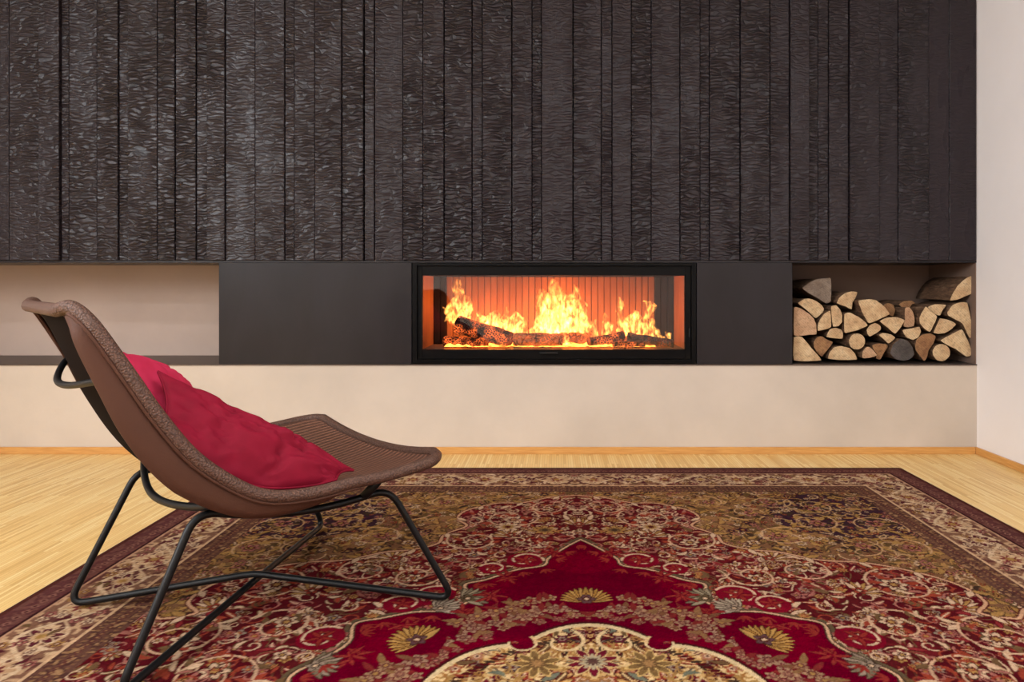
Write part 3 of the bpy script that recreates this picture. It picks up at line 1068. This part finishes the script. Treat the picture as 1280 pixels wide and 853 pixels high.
def orn_kind(u, v, r):
    k = rr.integers(12)
    if k < 3:
        flower(u, v, r * 0.85, pick(5, 6, 8), (pick(CREAM, ROSE, GOLD, GREY), pick(MAROON, RUST, PURP), GOLD), rr.uniform(0, 6), MAROON)
    elif k < 8:
        leaf(u, v, r * 2.3, r * 0.38, rr.uniform(0, 6.28), pick(RUST, ROSE, OLIVE, MAROON, (132, 44, 46), CREAM), pick(MAROON, None, OLIVE), pick(CREAM, None, None), rr.uniform(-0.25, 0.25))
    elif k < 11:
        scroll(u, v, r * 1.5, rr.uniform(0, 6), pick(-1, 1), 0.0028, pick(CREAM, ROSE, RUST), None, 0.9)
    else:
        palmette(u, v, r * 1.7, rr.uniform(0, 6.28), GOLD, CREAM, RUST, MAROON, 7)


scatter(orn, 1500, 0.0195, orn_kind, 0.0195)
for (a, b, r, an, sg) in ((0.24, 1.34, 0.11, 2.2, 1), (0.34, 1.13, 0.09, 0.5, -1), (0.62, 0.90, 0.10, 2.6, -1), (0.86, 0.80, 0.11, 1.2, 1), (0.95, 0.52, 0.10, 1.6, 1),
                          (0.74, 0.58, 0.085, 0.4, 1), (0.80, 0.36, 0.10, 3.6, -1), (0.98, 0.22, 0.09, 1.0, 1), (0.10, 1.45, 0.07, 1.2, -1), (0.47, 0.86, 0.075, 3.0, 1), (0.72, 0.14, 0.09, 2.0, 1)):
    scroll(a, b, r, an, sg, 0.0040, (200, 158, 126), (RUST, OLIVE, MAROON), 1.3, (CREAM, MAROON, GOLD))
scatter(orn, 420, 0.015, orn_kind, 0.03)
for (a, b, an) in ((0.0, 1.27, 1.57), (0.22, 1.17, 1.0), (0.55, 0.98, 0.8), (0.72, 0.76, 0.6), (0.93, 0.67, 0.3), (0.86, 0.20, 0.1), (0.12, 1.20, 1.2)):
    palmette(a, b, 0.07, an, GOLD, CREAM, RUST, MAROON)
flower(0.115, 1.22, 0.042, 8, (GOLD, OLIVE, DKOL), 0, MAROON)
flower(0.24, 1.25, 0.045, 8, (CREAM, GOLD, MAROON), 0, MAROON)
# outlines: dark, olive and cream threads along the lobed edge
clip_mask = field_mask
L = dense(lob[:-12])
stroke(L, 0.0085, MAROON)
stroke(L, 0.0048, (198, 150, 116))
for k in range(20, len(L) - 20, 46):
    a = math.atan2(*(L[k + 3] - L[k - 3])[::-1])
    leaf(L[k][0], L[k][1], 0.05, 0.011, a + 0.9, GOLD, DKOL)
    leaf(L[k][0], L[k][1], 0.045, 0.010, a - 0.8, CREAM, MAROON)

# plain crimson field with an ogee outline
og = np.array([(0.0, 1.135), (0.045, 1.075), (0.10, 0.985), (0.115, 0.93), (0.19, 0.90), (0.27, 0.835), (0.325, 0.80), (0.30, 0.72), (0.345, 0.655), (0.43, 0.645),
               (0.50, 0.615), (0.56, 0.585), (0.55, 0.50), (0.585, 0.43), (0.63, 0.36), (0.60, 0.27), (0.64, 0.18), (0.62, 0.08), (0.66, 0.0)])
ogc = catmull(og, 10)
plain = inside(ogc)
clip_mask = field_mask
L = dense(ogc)
stroke(L, 0.021, MAROON)
stroke(L, 0.018, (96, 78, 56))
for k in range(8, len(L) - 8, 9):
    t = L[k + 3] - L[k - 3]
    nx_, ny_ = -t[1] / np.linalg.norm(t), t[0] / np.linalg.norm(t)
    j = rr.uniform(0.004, 0.040)
    orn_kind(L[k][0] - nx_ * -j, L[k][1] - ny_ * -j, rr.uniform(0.014, 0.024))
img[plain] = CRIM
img[plain & (n3 > 0.6)] = (104, 0, 28)
stroke(L, 0.0075, DKOL)
stroke(L, 0.0036, (204, 160, 124))
# hooked leaves that bite into the plain field, red fillings and sprigs
for (a, b, r, an, sg) in ((0.17, 0.97, 0.055, 3.2, -1), (0.40, 0.74, 0.060, 2.6, -1), (0.47, 0.69, 0.05, 0.3, 1), (0.62, 0.52, 0.055, 2.2, -1), (0.69, 0.30, 0.05, 2.5, -1), (0.26, 0.91, 0.04, 0.4, 1)):
    w = win(a, b, r)
    s, x, y = w
    put(s, np.hypot(x, y) < r, (118, 14, 34))
    scroll(a, b, r, an, sg, 0.0044, CREAM, None, 1.1, (RUST, MAROON, CREAM))
    for k in range(5):
        leaf(a, b, r * 0.75, r * 0.11, an + 1.2 * k, (134, 44, 38), (100, 8, 28))
palmette(0.315, 0.715, 0.075, 2.6, (120, 104, 82), (150, 132, 106), (96, 78, 54), DKOL)
palmette(0.375, 0.66, 0.07, 2.4, GREY, (168, 148, 126), GREY, DKOL)
palmette(0.60, 0.40, 0.07, 2.9, GREY, (120, 104, 82), GREY, DKOL)
for k in range(14, len(L) - 14, 17):
    t = L[k + 3] - L[k - 3]
    a = math.atan2(t[1], t[0])
    nrm = a - math.pi / 2
    base = L[k] + 0.022 * np.array([math.cos(nrm), math.sin(nrm)])
    for q in (-0.8, -0.3, 0.3, 0.8):
        leaf(base[0], base[1], 0.036, 0.0042, nrm + q, (134, 44, 38))
for (a, b) in ((0.085, 1.02), (0.215, 0.85), (0.30, 0.64), (0.44, 0.575), (0.52, 0.44), (0.55, 0.24), (0.25, 0.73)):
    for k in range(9):
        leaf(a + rr.uniform(-.012, .012), b + rr.uniform(-.012, .012), 0.040, 0.0052, k * 0.7, (134, 46, 40), (98, 2, 26))

# ivory centre medallion with lobes, wreath of rosettes and gold palmettes around
clip_mask = field_mask
th = np.arctan2(vv / 0.565, uu / 0.425)
el = np.hypot(uu / 0.425, vv / 0.565)
lobes = 1 + 0.10 * np.abs(np.cos(4.0 * (th - math.pi / 2))) ** 0.8 - 0.075
el = el / lobes
for rad, c_out, c_in, cnt, sz in ((1.10, (132, 84, 66), ROSE, 34, 0.016), (1.18, (150, 116, 92), (140, 96, 76), 34, 0.024), (1.28, (142, 104, 76), GOLD, 34, 0.022)):
    for k in range(cnt + 1):
        a = math.pi / 2 * k / cnt
        u0, v0 = 0.425 * rad * math.cos(a), 0.565 * rad * math.sin(a)
        if abs(math.sin(4 * a)) < (0.55 if rad > 1.25 else 0.35 if rad > 1.15 else 0.0):
            continue
        j = rr.uniform(-0.012, 0.012, 2)
        flower(u0 + j[0], v0 + j[1], sz * rr.uniform(0.8, 1.15), pick(5, 6), (pick(c_out, c_out, (160, 122, 92)), pick((112, 66, 56), (96, 50, 44)), c_in), rr.uniform(0, 6), (96, 14, 30))
        leaf(u0, v0, 0.05, 0.009, a + rr.uniform(-1, 1), pick((130, 92, 60), (112, 72, 50), (118, 40, 38)), None)
for a, rd in ((0.0, 1.24), (0.773, 1.28), (math.pi / 2, 1.25)):
    u0, v0 = 0.425 * rd * math.cos(a), 0.565 * rd * math.sin(a)
    dirn = math.atan2(v0 / 0.565 ** 2, u0 / 0.425 ** 2)
    w = win(u0, v0, 0.075)
    put(w[0], np.hypot(w[1], w[2]) < 0.06, CRIM)
    palmette(u0, v0, 0.080, dirn, (160, 116, 58), (180, 136, 76), (92, 60, 62), (74, 30, 24), 15, 3.0)
img[(el < 1.03)] = (70, 22, 26)
img[(el < 1.012)] = (214, 184, 140)
med = el < 0.985
img[med] = IVORY
clip_mask = med
img[med & (n1 > 0.60)] = (206, 162, 104)
img[med & (n2 > 0.72)] = (150, 104, 64)


def med_kind(u, v, r):
    k = rr.integers(10)
    if k < 4:
        flower(u, v, r, pick(5, 6, 8), (pick((96, 28, 44), PURP, (140, 92, 60), ROSE, RUST), pick(GREY, GOLD, CREAM), MAROON), rr.uniform(0, 6), pick((170, 124, 70), MAROON))
    elif k < 8:
        leaf(u, v, r * 2.2, r * 0.38, rr.uniform(0, 6.28), pick(MAROON, DKOL, OLIVE, RUST, GOLD, (110, 110, 92), (96, 28, 44)), pick(None, MAROON), pick(IVORY, None), rr.uniform(-0.3, 0.3))
    else:
        scroll(u, v, r * 1.7, rr.uniform(0, 6), pick(-1, 1), 0.003, pick((150, 100, 52), GOLD, MAROON), None, 1.0)


scatter(med, 640, 0.0185, med_kind, 0.0175)
band = np.abs(el - 0.925) < 0.012
for k in range(44):
    a = math.pi / 2 * k / 44
    u0, v0 = 0.425 * 0.93 * math.cos(a), 0.565 * 0.93 * math.sin(a)
    leaf(u0, v0, 0.030, 0.0055, a + 2.4, pick(MAROON, DKOL))
for a in (0.0, math.pi / 4, math.pi / 2):
    for rad, r in ((0.74, 0.058), (0.40, 0.05)):
        flower(0.425 * rad * math.cos(a), 0.565 * rad * math.sin(a), r, 10, ((104, 24, 40), (168, 150, 120), (90, 60, 52)), 0.3, (206, 172, 120))
for a in (0.35, 1.2):
    flower(0.425 * 0.78 * math.cos(a), 0.565 * 0.78 * math.sin(a), 0.052, 9, ((122, 92, 56), (104, 76, 48), (150, 110, 70)), 0.0, (198, 160, 100))
    scroll(0.425 * 0.9 * math.cos(a + .2), 0.565 * 0.9 * math.sin(a + .2), 0.055, a + 1, 1, 0.005, (220, 186, 138), None, 0.9, ((96, 28, 44), GREY, MAROON))
# crimson hooks that bite into the medallion between its lobes
clip_mask = el < 1.03
for q in (1, 3):
    a = math.pi / 2 - q * math.pi / 8
    u0, v0 = 0.425 * 0.95 * math.cos(a), 0.565 * 0.95 * math.sin(a)
    for rad, cc in ((0.034, (214, 184, 140)), (0.029, CRIM)):
        w = win(u0, v0, rad)
        put(w[0], np.hypot(w[1], w[2]) < rad, cc)
    scroll(u0 + 0.01, v0 + 0.01, 0.040, a + 2.2, -1, 0.0050, (206, 168, 122), None, 0.55, (RUST, GREY, GOLD))
    leaf(u0, v0, 0.06, 0.012, a, CRIM)
flower(0, 0, 0.15, 12, ((104, 24, 40), (196, 160, 110), MAROON), 0, GOLD)

# borders
clip_mask = None
along = np.where(RHW - uu < RHL - vv, vv, uu)      # length along the border
e = edge
inner = (e > 0.275) & (e <= 0.355)
img[inner] = (104, 68, 56)
img[inner & (n2 > 0.5)] = (80, 50, 44)
img[inner & (n2 > 0.78)] = (150, 112, 80)
celle = (along % 0.016) / 0.016
img[inner & (np.abs(e - 0.315) + np.abs(celle - 0.5) * 0.016 < 0.0085)] = (92, 44, 44)
img[inner & (np.abs(e - 0.315) + np.abs(celle - 0.5) * 0.016 < 0.0035)] = (150, 112, 74)
for c0 in (0.296, 0.336):
    img[inner & ((np.abs(e - c0) < 0.004) & (celle > 0.3) & (celle < 0.7))] = (136, 98, 66)
main = (e > 0.098) & (e <= 0.268)
img[main] = (132, 92, 72)
img[main & (n1 > 0.55)] = (104, 62, 54)
img[main & (n2 > 0.66)] = (184, 146, 112)
per = 0.30
ph = along / per * 2 * math.pi
for off, wd, c in ((0.0, 0.0075, (210, 176, 140)), (math.pi, 0.0055, (196, 158, 124))):
    vine = 0.183 + 0.052 * np.sin(ph + off)
    img[main & (np.abs(e - vine) < wd)] = c
clip_mask = main


def bpos(t, ee):
    yield (RHW - ee, t)
    yield (t, RHL - ee)


for k in range(8):
    for q, (off, r) in enumerate(((0.25, 0.055), (0.75, 0.050))):
        t = (k + off) * per
        for ee in ((0.183,), (0.183,))[q]:
            for (a, b) in bpos(t, ee):
                flower(a, b, r, 8, ((92, 40, 46) if q else (186, 146, 110), (190, 150, 112) if q else (120, 50, 50), GOLD), 0.2, (212, 178, 142))
    for off in (0.0, 0.125, 0.375, 0.5, 0.625, 0.875):
        for ee in (0.125, 0.155, 0.21, 0.243):
            t = (k + off + rr.uniform(-0.03, 0.03)) * per
            for (a, b) in bpos(t, ee):
                if rr.random() < 0.55:
                    leaf(a, b, 0.04, 0.008, rr.uniform(0, 6.28), pick((214, 180, 146), (206, 168, 130), (84, 34, 40), OLIVE), None, None, 0.2)
                else:
                    flower(a, b, 0.016, 5, (pick((214, 180, 146), ROSE, GOLD), MAROON, CREAM), rr.uniform(0, 6), (92, 44, 44))
clip_mask = None
img[(e > 0.268) & (e <= 0.276)] = (206, 164, 126)
img[(e > 0.090) & (e <= 0.098)] = (182, 136, 108)
outer = e <= 0.090
img[outer] = (112, 70, 62)
img[outer & (n2 > 0.52)] = (92, 52, 50)
celle = (along % 0.030) / 0.030
img[outer & (np.abs(e - 0.055) + np.abs(celle - 0.5) * 0.030 < 0.012)] = (136, 92, 78)
img[outer & (np.abs(e - 0.055) + np.abs(celle - 0.5) * 0.030 < 0.006)] = (76, 36, 38)
img[outer & (e > 0.082)] = (60, 30, 32)
img[outer & (e < 0.014)] = (84, 44, 38)
# knots: small tone differences, slight abrash
img *= (0.90 + 0.20 * fine + 0.12 * (n2 - 0.5) + 0.08 * (n3 - 0.5))[..., None]
rug_lin = 0.70 * lin(np.clip(img, 0, 255))

# mesh with real pile: fine where the photograph shows it, coarser behind the camera
dx = 0.0031
xs = np.linspace(-RHW, RHW, int(2 * RHW / dx) + 1)
ys = np.concatenate([np.linspace(-RHL, 1.30 - RYC, 220, endpoint=False), np.linspace(1.30 - RYC, RHL, int((RY1 - 1.30) / dx) + 1)])
gx, gy = np.meshgrid(xs, ys)
nxx, nyy = len(xs), len(ys)
a, b = np.abs(gy) / Q, np.abs(gx) / Q
i, j = np.minimum(a.astype(int), QV - 2), np.minimum(b.astype(int), QU - 2)
fa, fb = (a - i)[..., None], (b - j)[..., None]
colr = (rug_lin[i, j] * (1 - fa) * (1 - fb) + rug_lin[i + 1, j] * fa * (1 - fb) + rug_lin[i, j + 1] * (1 - fa) * fb + rug_lin[i + 1, j + 1] * fa * fb)
colr *= rr.uniform(0.90, 1.10, gx.shape)[..., None]
gz = 0.0095 + rr.uniform(-0.0005, 0.0005, gx.shape)
ed = np.minimum(RHW - np.abs(gx), RHL - np.abs(gy))
gz = np.where(ed < 1e-6, 0.0005, gz)
N = nxx * nyy
co = np.stack([gx, gy, gz], -1).reshape(-1, 3)
ii, jj = np.meshgrid(np.arange(nyy - 1), np.arange(nxx - 1), indexing='ij')
q0 = (ii * nxx + jj).ravel()
quads = np.stack([q0, q0 + 1, q0 + nxx + 1, q0 + nxx], 1).astype(np.int32)
me = bpy.data.meshes.new('rug')
me.vertices.add(N)
me.vertices.foreach_set('co', co.astype(np.float32).ravel())
me.loops.add(len(quads) * 4)
me.loops.foreach_set('vertex_index', quads.ravel())
me.polygons.add(len(quads))
me.polygons.foreach_set('loop_start', np.arange(0, len(quads) * 4, 4, dtype=np.int32))
me.polygons.foreach_set('loop_total', np.full(len(quads), 4, np.int32))
me.polygons.foreach_set('use_smooth', np.ones(len(quads), bool))
me.update(calc_edges=True)
at = me.color_attributes.new('dye', 'FLOAT_COLOR', 'POINT')
at.data.foreach_set('color', np.concatenate([colr.reshape(-1, 3), np.ones((N, 1))], 1).astype(np.float32).ravel())
M_rug = Mat('wool_pile', 1.0, spec=0.0)
_a = M_rug.n('ShaderNodeVertexColor', layer_name='dye').outputs['Color']
M_rug.set('Base Color', _a)
_v = M_rug.coords()
M_rug.bump(M_rug.noise(_v, 420, 2), 0.25, 0.002)
me.materials.append(M_rug.m)
rug = link('rug', me, None, (RX, RYC, 0.0))
tag(rug, 'large crimson and gold persian rug with ivory medallion on the oak floor', 'rug')
M_binding = Mat('dark_overcast_edge', 0.9, base=(74, 38, 34), spec=0.1)
M_binding.bump(M_binding.noise(M_binding.coords(), 300, 2), 0.5, 0.003)
lp = [(-RHW, -RHL), (RHW, -RHL), (RHW, RHL), (-RHW, RHL)]
bp = fillet([(x, y, 0.0055) for x, y in lp], 0.01, 3, True)
part('edge_binding', tube(bp, 0.0048, 6, True), M_binding, rug, True, True)

# ------------------------------------------------------------------ lounge chair
CH = np.array([-0.775, 1.795, 0.0100])
CANG = math.radians(43.674)
chair = tag(empty('lounge_chair', tuple(CH), CANG), 'low brown woven lounge chair with black rod frame standing on the rug', 'chair')

prof = np.array([(-0.452, 0.762), (-0.438, 0.769), (-0.420, 0.752), (-0.397, 0.716), (-0.349, 0.630), (-0.304, 0.550), (-0.244, 0.464), (-0.165, 0.395), (-0.10, 0.364),
                 (-0.01, 0.355), (0.08, 0.360), (0.165, 0.360), (0.28, 0.370), (0.332, 0.377)])
hw_k = np.array([0.245, 0.262, 0.275, 0.29, 0.31, 0.325, 0.34, 0.355, 0.365, 0.37, 0.373, 0.375, 0.376, 0.372])
sag_k = np.array([0.0, 0.0, 0.008, 0.018, 0.034, 0.045, 0.052, 0.056, 0.062, 0.055, 0.05, 0.045, 0.038, 0.030])
CP = catmull(np.column_stack([prof, hw_k, sag_k]), 6)
NS, NT = len(CP), 37
tang = np.gradient(CP[:, :2], axis=0)
tang /= np.linalg.norm(tang, axis=1)[:, None]
nor = np.stack([-tang[:, 1], tang[:, 0]], 1)        # towards the sitter
arc = np.concatenate([[0], np.cumsum(np.linalg.norm(np.diff(CP[:, :2], axis=0), axis=1))])


def shell_point(i, t, off=0.0):
    """t -1..1 across the shell"""
    u, z, hw, sg = CP[i]
    # round the four corners
    c0, c1 = arc[i], arc[-1] - arc[i]
    r = 0.07
    k = min(c0, c1, r) / r
    hw2 = hw - (1 - math.sqrt(max(0, 1 - (1 - k) ** 2))) * 0.055
    s = -sg * (1 - t * t) + off
    return np.array([u + nor[i][0] * s, t * hw2, z + nor[i][1] * s])


ts = np.linspace(-1, 1, NT)


def shell_grid(off):
    return np.array([shell_point(i, t, off) for i in range(NS) for t in ts])


gq = [(i * NT + k, i * NT + k + 1, (i + 1) * NT + k + 1, (i + 1) * NT + k) for i in range(NS - 1) for k in range(NT - 1)]
uvs = np.array([(arc[i], t * CP[i][2]) for i in range(NS) for t in ts])
part('seat_shell', (shell_grid(0.004), gq), M_weave, chair, True, True, uvs)
part('under_lining', (shell_grid(-0.006), [q[::-1] for q in gq]), M_under, chair, True, True)
# rolled edge all round
rim = [shell_point(i, -1) for i in range(NS)] + [shell_point(NS - 1, t) for t in ts[1:-1]] + \
      [shell_point(i, 1) for i in range(NS - 1, -1, -1)] + [shell_point(0, t) for t in ts[::-1][1:-1]]
rim = np.array(rim)
v, f = tube(rim, 0.0138, 12, True)
part('rolled_edge', (v, f), M_roll, chair, True, True)
# side flanges that fold back behind the roll
for sgn in (-1, 1):
    V, n = [], 0
    idx = [i for i in range(NS) if CP[i][0] < 0.10 and i > 0]
    for q, i in enumerate(idx):
        t = q / (len(idx) - 1)
        x = min(1, t / 0.55) if sgn < 0 else min(1, max(0, t - 0.25) / 0.5)
        w = (0.056 if sgn < 0 else 0.030) * (x * x * (3 - 2 * x)) * min(1, (1 - t) / 0.40) ** 0.9 + 0.014
        p = shell_point(i, sgn)
        nn = np.array([nor[i][0], 0, nor[i][1]])
        for k, (a, b) in enumerate(((0.012, 0.002), (0.35, 0.002), (0.7, -0.002), (1.0, -0.008), (1.0, -0.014), (0.5, -0.012), (0.012, -0.010))):
            V.append(p - nn * (a * w if a != 0.012 else 0.012) + np.array([0, sgn * b, 0]))
        n += 1
    Fq = []
    for i in range(n - 1):
        for k in range(7):
            l = (k + 1) % 7
            q = (i * 7 + k, i * 7 + l, (i + 1) * 7 + l, (i + 1) * 7 + k)
            Fq.append(q if sgn > 0 else q[::-1])
    part('side_flange', (np.array(V), Fq), M_skirt, chair, True, True)
    seam = np.array([shell_point(i, sgn) - 0.0138 * np.array([nor[i][0], 0, nor[i][1]]) + np.array([0, sgn * 0.006, 0]) for i in idx])
    part('seam_piping', tube(seam, 0.0035, 6), M_skirt, chair, True, True)

# rod frame: one bent loop, crossing in the middle near the floor
RR = 0.0085
A_, B_, C_, D_ = (-0.365, 0.265, RR), (0.356, -0.374, RR), (0.356, 0.376, RR), (-0.365, -0.270, RR)
TB, TC = (0.215, -0.298, 0.303), (0.215, 0.298, 0.303)
TD, TA = (-0.215, -0.240, 0.328), (-0.215, 0.240, 0.328)
X1, X2 = (0.0, 0.016, 0.058), (0.004, 0.016, 0.0405)
loop_pts = [A_, X1, B_, TB, (0.10, -0.275, 0.284), (0.0, -0.268, 0.285), (-0.11, -0.255, 0.300), TD, D_, X2, C_, TC,
            (0.10, 0.275, 0.284), (0.0, 0.268, 0.285), (-0.11, 0.255, 0.300), TA]
radii = [0.045, 0.03, 0.045, 0.045, 0.05, 0.05, 0.05, 0.045, 0.045, 0.03, 0.045, 0.045, 0.05, 0.05, 0.05, 0.045]
loop = fillet([np.array(p, float) for p in loop_pts], radii, 6, True)
part('rod_frame', tube(loop, RR, 10, True), M_frame, chair, True, True)
# bowed rods behind the backrest and under the seat
bow = catmull([(-0.352, -0.296, 0.632), (-0.385, -0.20, 0.618), (-0.412, -0.06, 0.598), (-0.415, 0.06, 0.598), (-0.385, 0.20, 0.618), (-0.352, 0.296, 0.632)], 6)
part('back_rod', tube(bow, 0.0075, 10), M_frame, chair, True, True)
bow = catmull([(-0.175, -0.325, 0.372), (-0.20, -0.25, 0.338), (-0.225, -0.12, 0.318), (-0.235, 0.0, 0.312), (-0.225, 0.12, 0.318), (-0.20, 0.25, 0.338), (-0.175, 0.325, 0.372)], 6)
part('seat_rod', tube(bow, 0.0085, 10), M_frame, chair, True, True)
for sgn in (-1, 1):
    part('mounting_bracket', tube([(0.15, sgn * 0.287, 0.293), (0.17, sgn * 0.30, 0.318), (0.19, sgn * 0.312, 0.345)], 0.011, 8), M_frame, chair, True, True)


# ------------------------------------------------------------------ cushions in the chair
def pillow(name, corners, thick, mat, label, seed, shift=(0, 0, 0), n=44, low=None, crease=1.0):
    P = [np.array(c, float) for c in corners]          # four corners in chair space, going round
    nrm = np.cross(P[1] - P[0], P[3] - P[0])
    nrm /= np.linalg.norm(nrm)
    V, Fq = [], []
    for side in (1, -1):
        base = len(V)
        for a in range(n + 1):
            for b in range(n + 1):
                s, t = a / n, b / n
                # edges pull in between the corners
                ks, kt = math.sin(math.pi * s), math.sin(math.pi * t)
                s2 = s + (0.5 - s) * 0.07 * kt
                t2 = t + (0.5 - t) * 0.07 * ks
                p = (1 - s2) * (1 - t2) * P[0] + s2 * (1 - t2) * P[1] + s2 * t2 * P[2] + (1 - s2) * t2 * P[3]
                if low is not None:
                    p = p + t2 ** 1.5 * (low(s2) - ((1 - s2) * P[3] + s2 * P[2]))
                h = thick * (max(0, ks * kt)) ** 0.55
                V.append(p + nrm * side * (h + 0.0015) + np.array(shift) * (ks * kt))
        for a in range(n):
            for b in range(n):
                q = (base + a * (n + 1) + b, base + (a + 1) * (n + 1) + b, base + (a + 1) * (n + 1) + b + 1, base + a * (n + 1) + b + 1)
                Fq.append(q if side > 0 else q[::-1])
    m = (n + 1) ** 2
    border = [a * (n + 1) for a in range(n)] + [n * (n + 1) + b for b in range(n)] + [a * (n + 1) + n for a in range(n, 0, -1)] + [b for b in range(n, 0, -1)]
    for k in range(len(border)):
        i, j = border[k], border[(k + 1) % len(border)]
        Fq.append((i, i + m, j + m, j))
    V = np.array(V)
    # soft creases
    st = np.array([[(i % m) // (n + 1) / n, (i % m) % (n + 1) / n, 0] for i in range(len(V))])
    w = crease * (wobble(st, seed, 1.0, 5) * 0.010 - np.exp(-np.abs(wobble(st * np.array([1, 0.55, 1]), seed + 1, 1.0, 8)) * 7) * 0.013)
    amp = (np.sin(np.pi * st[:, 0]) * np.sin(np.pi * st[:, 1])) ** 0.4
    sd = np.where(np.arange(len(V)) < m, 1, -1)
    V += nrm * (w * amp * sd)[:, None]
    c, s = math.cos(CANG), math.sin(CANG)
    Wd = np.stack([CH[0] + V[:, 0] * c - V[:, 1] * s, CH[1] + V[:, 0] * s + V[:, 1] * c, V[:, 2] + CH[2]], 1)
    o = solo(name, (Wd, Fq), mat, True)
    rimp = Wd[border] * 0.5 + Wd[[i + m for i in border]] * 0.5
    part('seam_edge', tube(rimp, 0.0028, 6, True), mat, o, True)
    return tag(o, label, 'cushion', 'cushions in the lounge chair')


def edge_line(s):
    """runs along the near rolled edge, inside the shell: s 0 at the back, 1 at the front"""
    u = -0.292 + s * 0.350
    return np.array([u, -(np.interp(u, CP[6:, 0], CP[6:, 2]) - 0.042), np.interp(u, CP[6:, 0], CP[6:, 1]) + 0.003])


pillow('cushion', [(-0.322, -0.10, 0.664), (-0.226, 0.18, 0.628), (-0.06, 0.22, 0.455), (-0.225, -0.22, 0.465)], 0.05, M_pink,
       'lighter raspberry pink cushion behind, leaning on the chair back', 31)
pillow('cushion', [(-0.262, -0.135, 0.622), (0.118, -0.300, 0.366), tuple(edge_line(1.0)), tuple(edge_line(0.0))], 0.040, M_crimson,
       'dark crimson cushion in front, its corner resting on the woven seat', 47, low=edge_line, crease=1.5)
